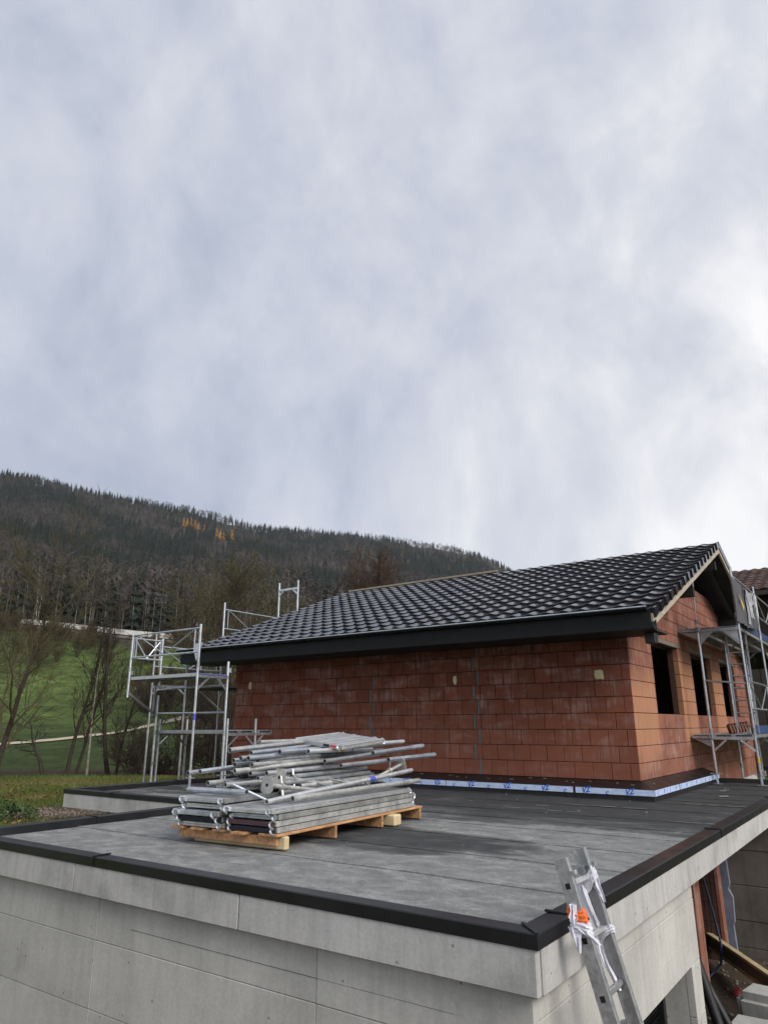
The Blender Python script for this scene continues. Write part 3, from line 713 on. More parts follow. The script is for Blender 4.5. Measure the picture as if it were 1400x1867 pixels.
mb = MB(); pts = [(math.cos(t)*.055, math.sin(t)*.05) for t in [math.pi+i*math.pi/8 for i in range(9)]]
prof = [(-1.0-.06+a, 2.452+b) for a, b in pts]+[(-1.06+a*.9, 2.452+b*.9) for a, b in reversed(pts)]
mb.prism([(XLG-.02, y, z) for y, z in prof], (XG-XLG-.03, 0, 0)); gut = part('gutter', mb, 'gutter', roof)
mb = MB(); mb.tube((XLG-.02, -1.116, 2.456), (XG-.05, -1.116, 2.456), .0105, 8); part('bead', mb, 'galv', gut)
mb = MB(); mb.bar((-9.7, YRI, ZRI+.068), (-4.71, YRI, ZRI+.072), .05, .045); part('ridge_batten', mb, 'rake', roof)
# printed film on the foot flashing
FX, FY = .29, -.385
mb = MB()
mb.prism([(-8.1, .012, .002), (-8.1, FY, -.090), (-8.1, FY, -.096), (-8.1, .012, -.008)], (8.1+.012, 0, 0))
fl = part('foot_flashing', mb, 'dark_metal', house)
mb = MB(); mb.add([(.012, .012, .002), (.012, FY, -.09), (FX, FY, -.09), (FX, YB-.02, -.09), (.012, YB-.02, .002), (.012, .012, -.008), (.012, FY, -.096), (FX, FY, -.096), (FX, YB-.02, -.096), (.012, YB-.02, -.008)],
    [(0, 1, 2), (0, 2, 3, 4), (5, 7, 6), (5, 9, 8, 7), (3, 8, 9, 4), (0, 5, 6, 1)]); part('foot_flashing', mb, 'dark_metal', house)
def strip_film(a, b, axis):
    mb = MB()
    if axis == 'x': mb.box((a+.006, FY-.006, -.172), (b-.006, FY-.001, -.09))
    else: mb.box((FX+.001, a+.006, -.172), (FX+.006, b-.006, -.09))
    return part('film_strip', mb, 'film', fl)
for a, b in ((-8.1, -5.6), (-5.6, -3.2), (-3.2, -.93), (-.90, FX+.006)): strip_film(a, b, 'x')
for a, b in ((FY, 1.0), (1.03, 2.6), (2.6, YB-.05)): strip_film(a, b, 'y')
mb = MB(); mb.box((-8.1, FY+.012, ZF+.002), (FX-.012, FY+.03, -.10)); mb.box((FX-.03, FY+.03, ZF+.002), (FX-.012, YB-.05, -.10)); part('kick_board', mb, 'black', house)
def text(body, size, loc, rot, parent, mat, shear=0, extr=.0008, name='lettering'):
    cu = bpy.data.curves.new(name, 'FONT'); cu.body = body; cu.size = size; cu.extrude = extr; cu.shear = shear; cu.align_x = 'CENTER'; cu.align_y = 'CENTER'; cu.resolution_u = 3; cu.offset = size*.035
    tmp = bpy.data.objects.new(name, cu); col.objects.link(tmp)
    me = bpy.data.meshes.new_from_object(tmp.evaluated_get(bpy.context.evaluated_depsgraph_get())); bpy.data.objects.remove(tmp)
    me.materials.clear()
    o = link(name, me, mat, parent); o.location = Vector(loc)-wpos(parent); o.rotation_euler = rot; return o
k = 0; x_ = -8.0
while x_ < .2:
    if k % 2 == 0: text('VZ', .105, (x_, FY-.0075, -.131), (R(90), R(-12), 0), fl, 'film_print', .45, name='print')
    else: text('C', .06, (x_, FY-.0075, -.15), (R(90), R(20), 0), fl, 'film_print', .3, name='print')
    x_ += .33; k += 1
y_ = -.25; k = 0
while y_ < YB-.2:
    text('V' if k % 2 else 'I', .08, (FX+.0075, y_, -.131), (R(90), R(8), R(90)), fl, 'film_print', .4, name='print'); y_ += .34; k += 1
# lime drips on the flashing
mb = MB(); r_ = random.Random(5)
for k in range(16):
    x_ = -3.9+k*.27+r_.uniform(-.1, .1); y0 = r_.uniform(-.2, -.05); mb.obox((x_, y0, .002+.232*(y0-.012)+.002), (r_.uniform(.005, .03), 0, 0), (0, r_.uniform(.01, .03), 0), (0, 0, .002))
part('lime_drip', mb, 'debris', house)

# ------------------------------------------------------------------ porch recess under the roof
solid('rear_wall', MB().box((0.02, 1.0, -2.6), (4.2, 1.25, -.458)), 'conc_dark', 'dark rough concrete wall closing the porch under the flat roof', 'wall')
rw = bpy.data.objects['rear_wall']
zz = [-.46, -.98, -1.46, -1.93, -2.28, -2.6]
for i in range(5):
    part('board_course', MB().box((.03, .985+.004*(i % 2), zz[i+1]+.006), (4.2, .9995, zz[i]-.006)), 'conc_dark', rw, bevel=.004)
r_ = random.Random(4); left = [(.68, -.46), (.67, -1.3), (.68, -1.9), (.69, -2.45)]; right = [(.90, -.46), (.86, -1.1), (.87, -1.45), (.84, -1.52), (.89, -1.62), (.875, -1.95), (.85, -2.0), (.86, -2.45)]
solid('insulation_board', MB().prism([(a, .91, b) for a, b in left]+[(a, .91, b) for a, b in reversed(right)], (0, .07, 0)), 'insul', 'blue grey insulation board with a broken edge against the porch wall', 'insulation board', bevel=.004)
pw = thing('porch_pier', (.5, -1.2, -2.4), 'orange clay block pier standing in the porch behind the garage corner', 'pier')
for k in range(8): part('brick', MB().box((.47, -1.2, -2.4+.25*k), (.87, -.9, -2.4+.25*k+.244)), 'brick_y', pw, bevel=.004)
bk = thing('porch_block_wall', (.6, .55, -2.4), 'dark ribbed clay block wall beside the blue grey board', 'wall')
for k in range(8):
    mb = MB()
    for j in range(5): mb.box((.44+.06*j, .55, -2.4+.25*k), (.44+.06*j+.052, .75, -2.4+.25*k+.243))
    part('brick', mb, 'brick_core', bk)
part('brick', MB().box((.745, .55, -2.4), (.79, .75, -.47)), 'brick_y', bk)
hm = MB(); hm.path([(.70, -.2, -.5), (.74, -.1, -1.2), (.80, 0, -1.7), (.85, 0, -2.05), (.84, -.1, -2.25), (.72, -.3, -2.38)], .016, 6); solid('hose', hm, 'hose', 'blue hose hanging down in front of the porch opening', 'hose', smooth=True)
hm = MB(); hm.path([(.76, -1.215, -.46), (.79, -1.22, -.9), (.82, -1.22, -1.2), (.845, -1.22, -1.33), (.835, -1.215, -1.36), (.82, -1.215, -1.30)], .011, 6); solid('cable', hm, 'cable', 'dark green cable looping down the orange clay pier', 'cable', smooth=True)
bt = thing('timber_beam', (1.0, -.1, -2.15), 'pale timber formwork beam lying across the porch', 'beam')
A_, B_ = Vector((.42, .82, -2.17)), Vector((1.95, -1.68, -2.08)); hz = Vector((0, 0, 1))
mb = MB(); mb.bar(A_+hz*.085, B_+hz*.085, .08, .035); part('flange', mb, 'wood_pale', bt, bevel=.004)
mb = MB(); mb.bar(A_-hz*.085, B_-hz*.085, .08, .035); part('flange', mb, 'wood_pale', bt, bevel=.004)
mb = MB(); mb.bar(A_, B_, .03, .134); part('web', mb, 'lintel', bt)
part('support', MB().box((1.55, -1.6, -2.42), (1.9, -1.3, -2.20)), 'wood', bt)
for (lab, c, h, rz) in (('rough grey concrete block under the beam, upper one of two', (1.70, -1.85, -2.11), (.30, .22, .145), -.25), ('rough grey concrete block, lower front one of two', (1.68, -2.33, -2.27), (.36, .24, .12), -.12)):
    mb = MB(); mb.box((-h[0], -h[1], -h[2]), h); me = mb.mesh('concrete_block', True, .075, 4); o = link('concrete_block', me, 'block'); o.location = c; o.rotation_euler = (R(3), R(-3), rz)
    setp(o, lab, 'block', 'concrete blocks by the porch')
for i, (a, b, lab) in enumerate((((1.25, -3.02, -1.40), (1.56, -3.15, -2.42), 'thick black drain pipe leaning behind the garage wall end'), ((1.22, -2.85, -1.55), (1.66, -2.9, -2.40), 'thinner black pipe leaning beside the thick drain pipe'), ((1.18, -2.6, -1.62), (1.50, -2.75, -2.44), 'splintered timber batten leaning under the black pipes'))):
    mb = MB(); (mb.pipe(a, b, .05-.012*i, 12) if i < 2 else mb.bar(a, b, .05, .03)); solid('drain_pipe' if i < 2 else 'timber_batten', mb, 'black' if i < 2 else 'wood_pale', lab, 'pipe' if i < 2 else 'batten', smooth=i < 2)
solid('red_cap', MB().tube((1.12, -.7, -2.40), (1.12, -.7, -2.34), .05, 10, .04), 'red', 'small red plastic cap on the dirt by the porch', 'cap')
# ------------------------------------------------------------------ scaffolds
def tb(parent, name, p, q, r=.0242, mat='galv', n=8, label=None):
    mb = MB(); mb.pipe(p, q, r, n, .004, .06); return part(name, mb, mat, parent, smooth=True, label=label)
def post(parent, x, y, z0, z1, mat='galv', lean=0., plate=True, sleeves=()):
    o = tb(parent, 'standard', (x, y, z0+(.012 if plate else 0)), (x+lean, y, z1), mat=mat)
    mb = MB()
    for s_ in sleeves:
        mb = MB(); mb.tube((x+lean*(s_-z0)/(z1-z0), y, s_-.045), (x+lean*(s_-z0)/(z1-z0), y, s_+.045), .0295, 8); part('sleeve', mb, 'galv_d', o, smooth=True)
    if plate:
        mb = MB(); mb.box((x-.075, y-.075, z0), (x+.075, y+.075, z0+.009)); part('base_plate', mb, 'galv_d', parent)
        mb = MB(); mb.tube((x, y, z0+.17), (x, y, z0+.20), .04, 8); mb.bar((x-.1, y-.02, z0+.185), (x+.1, y+.02, z0+.185), .02, .02); part('jack_nut', mb, 'galv_d', parent)
    return o
def transom(parent, p, q, gus=.26, mat='galv'):
    p, q = Vector(p), Vector(q); d = (q-p).normalized(); zz = Vector((0, 0, 1))
    mb = MB(); mb.bar(p, q, .045, .055); part('transom', mb, mat, parent)
    for a, s_ in ((p, 1), (q, -1)):
        if gus: mb = MB(); mb.bar(a+d*s_*gus-zz*.03, a-zz*gus*.95, .03, .035); part('gusset', mb, mat, parent)
def deck(parent, x0, x1, y0, y1, z, mat='alu', along='x', toe=None):
    mb = MB(); h = .062; e_ = .02
    mb.box((x0, y0, z-h), (x1, y0+e_, z)) if along == 'x' else mb.box((x0, y0, z-h), (x0+e_, y1, z))
    mb.box((x0, y1-e_, z-h), (x1, y1, z)) if along == 'x' else mb.box((x1-e_, y0, z-h), (x1, y1, z))
    d_ = part('deck', mb, mat, parent, bevel=.003)
    mb = MB(); mb.box((x0+(.0 if along == 'x' else e_+.001), y0+(e_+.001 if along == 'x' else 0), z-.012), (x1-(.0 if along == 'x' else e_+.001), y1-(e_+.001 if along == 'x' else 0), z-.004))
    n = 7
    for i in range(n):
        if along == 'x': x_ = x0+(x1-x0)*(i+.5)/n; mb.box((x_-.02, y0+e_+.001, z-.05), (x_+.02, y1-e_-.001, z-.0125))
        else: y_ = y0+(y1-y0)*(i+.5)/n; mb.box((x0+e_+.001, y_-.02, z-.05), (x1-e_-.001, y_+.02, z-.0125))
    part('plate', mb, 'galv_d', d_)
def guard(parent, p, q, z0, z1, mat='galv', r=.017):
    """double guard rail with V bracing between two standards (xy)"""
    p, q = Vector(p), Vector(q)
    def at(t, z): return (p.x+(q.x-p.x)*t, p.y+(q.y-p.y)*t, z)
    tb(parent, 'guard_rail', at(0, z1), at(1, z1), r, mat); tb(parent, 'guard_rail', at(0, z0), at(1, z0), r, mat)
    for t in (.07, .93): tb(parent, 'guard_post', at(t, z0), at(t, z1), .011, mat, 6)
    tb(parent, 'brace', at(.09, z1-.02), at(.5, z0+.01), .012, mat, 6); tb(parent, 'brace', at(.91, z1-.02), at(.5, z0+.01), .012, mat, 6)
# left tower standing on the wing roof
lt = thing('scaffold_tower', (-6.985, -2.4, ZF+.012), 'galvanised scaffold tower standing on the left roof wing beside the tube pile', 'scaffold')
ax, ay, by, cx = -6.985, -2.78, -2.05, -9.03
post(lt, ax, ay, ZF+.012, 2.64, sleeves=(1.9,)); post(lt, ax, by, ZF+.012, 2.0, sleeves=(.69,)); post(lt, cx, by, -.98, 1.42, sleeves=(.69, .1)); post(lt, cx, ay, 1.36, 2.62, plate=False, sleeves=(1.9,)); post(lt, cx, by, 1.6, 2.58, plate=False, sleeves=(1.92,))
mb = MB(); mb.tube((ax, ay, .92), (ax, ay, 1.03), .0255, 8); part('colour_band', mb, 'sticker_b', lt)
transom(lt, (ax, ay, 1.70), (ax, by, 1.70)); transom(lt, (cx, ay, 1.70), (cx, by, 1.70), 0)
mb = MB(); mb.bar((ax+.025, ay+.04, 1.733), (ax+.025, by-.03, 1.733), .012, .012); part('blue_strip', mb, 'sticker_b', lt)
mb = MB(); mb.bar((cx, ay, 1.45), (cx, by-.01, 1.02), .035, .045); part('bracket_strut', mb, 'galv_d', lt); mb = MB(); mb.bar((cx, by-.09, 1.02), (cx, by-.09, 1.62), .035, .035); part('bracket_upright', mb, 'galv_d', lt)
deck(lt, cx+.03, ax-.03, ay+.02, ay+.34, 1.755); deck(lt, cx+.03, ax-.03, ay+.36, by-.03, 1.755)
guard(lt, (ax, ay), (cx, ay), 2.13, 2.57); guard(lt, (cx, by), (cx, ay), 2.13, 2.52)
tb(lt, 'ledger', (cx, by, 1.06), (ax, by, 1.06), .017); tb(lt, 'ledger', (cx, by, 1.53), (ax, by, 1.56), .017); tb(lt, 'brace', (ax-.12, by, 1.09), (ax-.75, by, 1.46), .012, n=6)
mb = MB(); mb.prism([(-7.9, ay+.7, 2.06), (-7.72, ay+.7, 2.42), (-7.98, ay+.7, 2.40), (-7.98, ay+.7, 2.25)], (0, .012, 0)); part('corner_plate', mb, 'galv', lt)
for x_, y_ in ((ax, by), (cx, by), (cx, ay), (ax, ay)):
    mb = MB(); mb.obox((x_+.03, y_+.035, 1.83), (.018, 0, 0), (0, .018, 0), (0, 0, .04)); part('coupler', mb, 'galv_d', lt, bevel=.005)
# low bay behind it
lb = thing('scaffold_bay', (-6.985, -1.6, ZF+.012), 'low scaffold bay with one deck between the tower and the brick wall', 'scaffold')
b0, b1 = -1.98, -1.25
post(lb, ax, b0, ZF+.012, .95); post(lb, ax, b1, ZF+.012, .95); post(lb, cx, b0+.03, -.98, .95, 'galv_d'); post(lb, cx, b1, -.98, .95, 'galv_d')
transom(lb, (ax, b0, .665), (ax, b1, .665)); transom(lb, (cx, b0+.03, .665), (cx, b1, .665))
mb = MB(); mb.bar((ax, b1, .665), (ax, -.82, .67), .045, .05); part('console', mb, 'galv_d', lb); mb = MB(); mb.bar((ax, b1, .45), (ax, b1+.2, .64), .03, .03); part('gusset', mb, 'galv_d', lb)
deck(lb, cx+.03, ax-.03, b0+.0, b0+.33, .735); deck(lb, cx+.03, ax-.03, b0+.36, b1-.02, .735, 'galv_d'); deck(lb, cx+.6, ax+.05, b1+.05, -.84, .735, 'galv_d')
# scaffold on the far gable
fs_ = thing('gable_scaffold', (-10.3, 1.2, -1.0), 'galvanised scaffold behind the far gable with frames rising above the roof', 'scaffold')
for x_, y_, z1 in ((-10.7, 1.07, 3.93), (-10.7, 3.09, 4.77), (-9.975, 3.09, 4.77), (-9.975, 1.07, 2.6), (-10.7, -.98, 2.9), (-9.975, -.6, 2.45)):
    post(fs_, x_, y_, -1.05, z1, 'galv' if z1 > 3 else 'galv_d', sleeves=(.69, 1.74))
transom(fs_, (-10.7, 3.09, 4.55), (-9.975, 3.09, 4.55), .18)
guard(fs_, (-10.7, 1.07), (-10.7, 3.09), 3.25, 3.75)
guard(fs_, (-10.7, -.98), (-10.7, 1.07), 2.15, 2.62); tb(fs_, 'ledger', (-9.05, -2.05, 2.50), (-10.7, -.98, 2.46), .017)
for z in (1.72,):
    for y_ in (-.79, 1.07, 3.09): transom(fs_, (-10.7, y_ if y_ > 0 else -.98, z-.045), (-9.975, y_ if y_ > 0 else -.6, z-.045), .18, 'galv_d')
    deck(fs_, -10.68, -10.36, -.95, 3.05, z, 'galv_d', 'y'); deck(fs_, -10.33, -10.0, -.55, 3.05, z, 'galv_d', 'y')
# scaffold along the right gable
rs = thing('scaffold', (.75, 3.37, ZF+.012), 'tall galvanised scaffold with blue toe boards along the right brick gable', 'scaffold')
xi, xo = .385, 1.125; fy = (3.37, 5.94, 8.51)
for i, y_ in enumerate(fy):
    zb = ZF+.012 if i == 0 else -1.04
    post(rs, xi, y_, zb, 2.84, sleeves=(.70, 2.75, -.02)); post(rs, xo, y_, zb, 3.77, sleeves=(.72, 2.74, -.02))
    for z in (.575, 2.575): transom(rs, (xi, y_, z), (xo, y_, z), .25); mb = MB(); mb.bar((xi, y_, z+.01), (.045, y_, z+.015), .045, .045); part('console', mb, 'galv_d', rs); mb = MB(); mb.prism([(xi-.02, y_-.004, z-.03), (xi-.30, y_-.004, z-.02), (xi-.02, y_-.004, z-.16)], (0, .008, 0)); part('gusset', mb, 'galv_d', rs)
mb = MB(); mb.prism([(xo-.03, 3.366, 2.54), (xo-.30, 3.366, 2.545), (xo-.03, 3.366, 2.27)], (0, .008, 0)); part('gusset_plate', mb, 'galv', rs)
mb = MB(); mb.prism([(xi+.03, 3.366, 2.54), (xi+.27, 3.366, 2.545), (xi+.03, 3.366, 2.30)], (0, .008, 0)); part('gusset_plate', mb, 'galv', rs)
mb = MB(); mb.tube((xo, 3.37, .14), (xo, 3.37, .25), .0258, 8); part('colour_band', mb, 'sticker_y', rs)
for z in (.64, 2.64):
    for y0, y1 in ((3.40, 5.91), (5.97, 8.48)):
        deck(rs, .05, .35, y0, y1, z, 'galv_d', 'y'); deck(rs, .43, .74, y0, y1, z, 'alu', 'y'); deck(rs, .77, 1.09, y0, y1, z, 'alu_white', 'y')
        part('toe_board', MB().box((xo-.045, y0, z+.004), (xo-.022, y1, z+.155)), 'blue', rs, bevel=.004)
guard(rs, (xo, 3.37), (xo, 5.94), 3.10, 3.60); guard(rs, (xo, 5.94), (xo, 8.51), 3.10, 3.60, 'alu_white'); guard(rs, (xo, 3.37), (xo, 5.94), 1.1, 1.6); guard(rs, (xo, 5.94), (xo, 8.51), 1.1, 1.6)
tb(rs, 'end_rail', (xi+.02, 3.37, 1.63), (xo, 3.37, 1.55), .017); tb(rs, 'brace', (xi, 3.4, 2.95), (xi+.02, 3.4, 3.55), .014)
for (x_, y_, z) in ((xi, 3.33, 2.60), (xo, 3.33, 2.82), (xi, 3.33, .60), (xo-.09, 3.36, .70), (xo+.05, 3.4, -.03)):
    mb = MB(); mb.obox((x_, y_, z), (.035, 0, 0), (0, .025, 0), (0, 0, .045)); part('coupler', mb, 'galv_d', rs, bevel=.008)
al = thing('access_ladder', (.93, 4.2, .64), 'narrow grey access ladder between the two decks of the gable scaffold', 'ladder')
for x_ in (.74, 1.10): mb = MB(); mb.bar((x_, 4.05, .645), (x_-.04, 4.42, 2.60), .028, .05, (0, 1, 0)); part('stile', mb, 'galv', al)
for k in range(8): z = .80+.235*k; mb = MB(); t = (z-.645)/1.955; mb.tube((.755-.04*t, 4.05+.37*t, z), (1.085-.04*t, 4.05+.37*t, z), .014, 6); part('rung', mb, 'galv_d', al)
st = thing('clay_tile_bundle', (.62, 4.9, .642), 'small bundle of orange clay tiles lying on the lower scaffold deck', 'tiles')
for k in range(7): mb = MB(); mb.obox((.47+.045*k, 4.75+.05*k, .73+.008*k), (.012, .02, .02), (-.06, .17, 0), (-.02, 0, .078)); part('tile', mb, 'clay', st, bevel=.004)
# banner draped over the outer guard rail
bnr = thing('banner', (xo+.03, 4.3, 2.7), 'crumpled grey banner with white letters hung on the upper scaffold rail', 'banner')
def sheet(y0, y1, z0, z1, x0, amp, seed, top=None, bot=None, n=22, mz=10):
    r_ = random.Random(seed); ph = [r_.random()*6 for _ in range(4)]; mb = MB(); V = []
    for j in range(mz+1):
        v = j/mz
        for i in range(n+1):
            u = i/n; zt = z1+(top(u) if top else 0); zb = z0+(bot(u) if bot else 0); fold = amp*(math.sin(u*13+ph[0]+v*1.5)+.6*math.sin(u*29+ph[1]-v*2)+.5*math.sin(v*7+u*6+ph[2]))
            V.append((x0+fold*(.3+.7*(1-v)), y0+(y1-y0)*u+.02*math.sin(v*6+ph[3]), zb+(zt-zb)*v))
    N = len(V); W = n+1; V += [(a+.004, b, c) for a, b, c in V]
    fs = [(j*W+i, j*W+i+1, (j+1)*W+i+1, (j+1)*W+i) for j in range(mz) for i in range(n)]; fs += [tuple(q+N for q in reversed(f_)) for f_ in fs]
    rim = [j*W for j in range(mz+1)]; mb.add(V, fs); return mb
part('sheet', sheet(2.98, 4.0, 2.66, 3.52, xo+.05, .018, 1, top=lambda u: -.02*u, bot=lambda u: .02*u), 'tarp', bnr, smooth=True)
part('sheet', sheet(3.98, 5.35, 2.64, 3.44, xo+.065, .022, 2, top=lambda u: -.10*math.sin(u*3.14)-.22*u, bot=lambda u: .12*u), 'tarp', bnr, smooth=True)
part('flap', sheet(4.05, 4.85, 3.22, 3.46, xo+.10, .012, 3, top=lambda u: -.04*math.sin(u*3.14), bot=lambda u: -.10*math.sin(u*3.14)), 'tarp_light', bnr, smooth=True)
part('flap', sheet(4.02, 4.28, 2.72, 3.3, xo+.098, .006, 5), 'tarp_light', bnr, smooth=True)
text('IR', .42, (xo+.118, 4.42, 3.02), (R(90), 0, R(90)), bnr, 'white', extr=.004)
mb = MB(); mb.prism([(xo+.09, 3.30, 3.24), (xo+.09, 3.72, 3.02), (xo+.09, 3.62, 2.93)], (.006, 0, 0)); part('yellow_corner', mb, 'sticker_y', bnr)

# ------------------------------------------------------------------ ladder at the near corner
ld = thing('ladder', (2.46, -7.4, -2.45), 'aluminium ladder with white rags tied to it leaning on the garage roof corner', 'ladder')
lu = Vector((-.274, 0, .9617)); lw = Vector((.9617, 0, .274))
def lp(z, y, o=0.): return Vector((1.743-.285*(z-.12), y, z))+lw*(.0375+o)
def stile(y, ztop, s_):
    a, b = lp(-2.45, y), lp(ztop, y); mb = MB(); mb.obox((a+b)/2, (b-a)/2, lw*.036, (0, .010, 0))
    for o in (-.0335, .0335): mb.obox((a+b)/2+lw*o+Vector((0, s_*.0195, 0)), (b-a)/2, lw*.0025, (0, .0095, 0))
    return part('stile', mb, 'alu', ld)
sl, sr = stile(-7.55, .128, 1), stile(-7.25, .142, -1)
for k in range(10):
    z = .012-.2455*k; c = lp(z, 0); mb = MB(); mb.obox((c.x, -7.40, z), (0, .142, 0), lw*.015, lu*.015); part('rung', mb, 'alu_white', ld, bevel=.006)
    for y, par in ((-7.5604, sl),):
        c = lp(z-.012, y); mb = MB(); mb.obox(c, lw*.013, (0, .0006, 0), lu*.014); part('socket', mb, 'hole', par)
for y, s_ in ((-7.55, 1), (-7.25, -1)):
    c = lp(.055, y); mb = MB(); mb.obox(c+Vector((0, s_*.045, 0))-lw*.012, lw*.022, (0, .034, 0), lu*.003); mb.obox(c+Vector((0, s_*.078, 0))+lw*.0-lu*.014, lw*.022, (0, .002, 0), lu*.017); mb.obox(c+lw*.05, lw*.014, (0, .016, 0), lu*.010); part('hook', mb, 'galv', ld)
c = lp(-.70, -7.25); mb = MB(); mb.obox(c-lw*.06, lw*.022, (0, .02, 0), lu*.05); part('latch', mb, 'alu', ld, bevel=.006)
def wrap(zc, y, hgt, seed, thick=.013, tilt=.0, sidew=.05):
    """cloth bound round a stile"""
    r_ = random.Random(seed); n, mz = 20, 9; V = []; F = []
    for j in range(mz+1):
        for i in range(n):
            t = 2*math.pi*i/n; ct, st_ = math.cos(t), math.sin(t); k = max(abs(ct), abs(st_))
            bulge = thick*(.6+.7*math.sin(math.pi*j/mz))+r_.uniform(-.0008, .0008)+.0028*math.sin(j*1.9+i*.55+seed)+.0015*math.sin(i*1.7+seed*2)
            a = ct/k**.8*(.040+bulge); b = st_/k**.8*(.022+bulge); zz_ = (j/mz-.5)*hgt+tilt*ct+.012*math.sin(t*2+seed)*(1 if j in (0, mz) else .3)
            V.append(lp(zc, y)+lw*a+Vector((0, b, 0))+lu*zz_)
    F = [(j*n+i, j*n+(i+1) % n, (j+1)*n+(i+1) % n, (j+1)*n+i) for j in range(mz) for i in range(n)]
    return MB().add(V, F+[tuple(range(n-1, -1, -1)), tuple(range(mz*n, mz*n+n))])
def ribbon(pts, w, seed, tw=.3):
    r_ = random.Random(seed); V = []; F = []; n = len(pts); K = 4
    for j, q in enumerate(pts):
        q = Vector(q); wd = w[j] if isinstance(w, (list, tuple)) else w; a = tw*math.sin(j*.9+seed); dv = Vector((math.cos(a), math.sin(a), 0)); nv = Vector((-math.sin(a), math.cos(a), 0))
        for i in range(K+1): V.append(q+dv*(i/K-.5)*wd+nv*(.006*math.sin(i*2.4+j*.6+seed)))
        for i in range(K, -1, -1): V.append(q+dv*(i/K-.5)*wd+nv*(.006*math.sin(i*2.4+j*.6+seed)+.004))
    W = 2*(K+1)
    F = [(j*W+i, j*W+(i+1) % W, (j+1)*W+(i+1) % W, (j+1)*W+i) for j in range(n-1) for i in range(W)]+[tuple(range(W-1, -1, -1)), tuple(range((n-1)*W, n*W))]
    return MB().add(V, F)
def ragthing(name, label, cat, parts_):
    o = thing(name, wpos_first(parts_), label, cat, None)
    for nm, mb, mat in parts_: part(nm, mb, mat, o, smooth=True)
    return o
def wpos_first(p_): v = p_[0][1].v[0]; return v
z1_ = -.03
rg = [('wrap', wrap(-.015, -7.25, .075, 2, .006, .03), 'rag'), ('tail', ribbon([lp(-.0, -7.27, -.05), lp(-.05, -7.28, -.052), lp(-.11, -7.28, -.05), lp(-.17, -7.275, -.045), lp(-.215, -7.27, -.035), lp(-.25, -7.27, -.03)], [.03, .05, .05, .045, .04, .012], 3), 'rag'), ('tail', ribbon([lp(-.01, -7.265, .03), lp(-.05, -7.268, .035), lp(-.09, -7.265, .045), lp(-.13, -7.26, .047)], [.06, .045, .03, .015], 6), 'rag')]
o = ragthing('rag', 'white rag draped over the top rung end of the leaning ladder', 'rag', rg); o['group'] = 'rags tied to the ladder'
rg = [('wrap', wrap(-.27, -7.25, .04, 4, .008, .02), 'rag'), ('tail', ribbon([lp(-.29, -7.28, -.045), lp(-.34, -7.285, -.05), lp(-.40, -7.285, -.045), lp(-.46, -7.28, -.03), lp(-.52, -7.28, -.02)], [.03, .028, .032, .03, .02], 8), 'rag')]
o = ragthing('rag', 'white rag knotted at the second rung with a long hanging tail', 'rag', rg); o['group'] = 'rags tied to the ladder'
rg = [('wrap', wrap(-.185, -7.55, .06, 5, .008, -.02), 'rag'), ('tail', ribbon([lp(-.18, -7.575, -.02), lp(-.22, -7.58, -.03), lp(-.26, -7.578, -.035), lp(-.29, -7.575, -.04)], [.08, .05, .03, .008], 2), 'rag'), ('tail', ribbon([lp(-.19, -7.58, .01), lp(-.215, -7.582, .03), lp(-.24, -7.575, .055), lp(-.27, -7.565, .07)], [.06, .05, .035, .02], 9), 'rag'), ('knot', ribbon([lp(-.08, -7.572, .0), lp(-.11, -7.58, -.002), lp(-.135, -7.585, -.012), lp(-.17, -7.585, -.02)], [.035, .03, .05, .012], 5), 'rag')]
o = ragthing('rag', 'white rag tied under the orange cloth on the nearer ladder rail', 'rag', rg); o['group'] = 'rags tied to the ladder'
solid('orange_cloth', wrap(-.135, -7.55, .062, 7, .006, -.01), 'orange', 'bright orange cloth wrapped round the nearer ladder rail at the roof edge', 'cloth', smooth=True)

# ------------------------------------------------------------------ pallet and pile of scaffold material
PO = Vector((-1.30, -6.55, 0)); PH = R(4.2); pa = Vector((math.cos(PH), math.sin(PH), 0)); pb_ = Vector((-math.sin(PH), math.cos(PH), 0)); pz = Vector((0, 0, 1))
def pl(u, w, z): return PO+pa*u+pb_*w+pz*z
def lbox(mb, u0, u1, w0, w1, z0, z1): return mb.obox(pl((u0+u1)/2, (w0+w1)/2, (z0+z1)/2), pa*(u1-u0)/2, pb_*(w1-w0)/2, pz*(z1-z0)/2)
RF = ZF+.012
pal = thing('pallet', pl(-.6, 1.3, RF), 'long orange brown wooden pallet carrying the scaffold pile', 'pallet')
ub = [(-1.30, -1.14), (-1.03, -.87), (-.76, -.60), (-.49, -.33), (-.20, .02)]
for i, (u0, u1) in enumerate(ub): part('board', lbox(MB(), u0, u1, (.0, -.01, .01, -.03, .02)[i], 2.72, -.122, -.100), 'wood', pal, bevel=.003)
part('bearer', lbox(MB(), -1.24, -.02, .06, .09, RF+.038, -.123), 'wood', pal, bevel=.003)
for w_ in (.92, 1.80, 2.66): part('bearer', lbox(MB(), -1.24, .015, w_, w_+.032, RF, -.123), 'wood', pal, bevel=.003)
part('bearer', lbox(MB(), -1.24, -.02, .17, .20, RF+.038, -.123), 'wood', pal, bevel=.003)
def yblock(name, label, u0, u1, w0, w1, z1): return solid(name, lbox(MB(), u0, u1, w0, w1, RF, z1), 'wood_pale', label, 'timber', bevel=.012)
yblock('timber_batten', 'thick pale timber batten under the near end of the pallet', -1.08, .05, .10, .165, -.124)
bpy.data.objects['timber_batten'].data.materials[0] = M['wood_pale']
yblock('timber_block', 'pale timber block standing under the right long side of the pallet', -.12, .10, 1.93, 2.08, -.124)
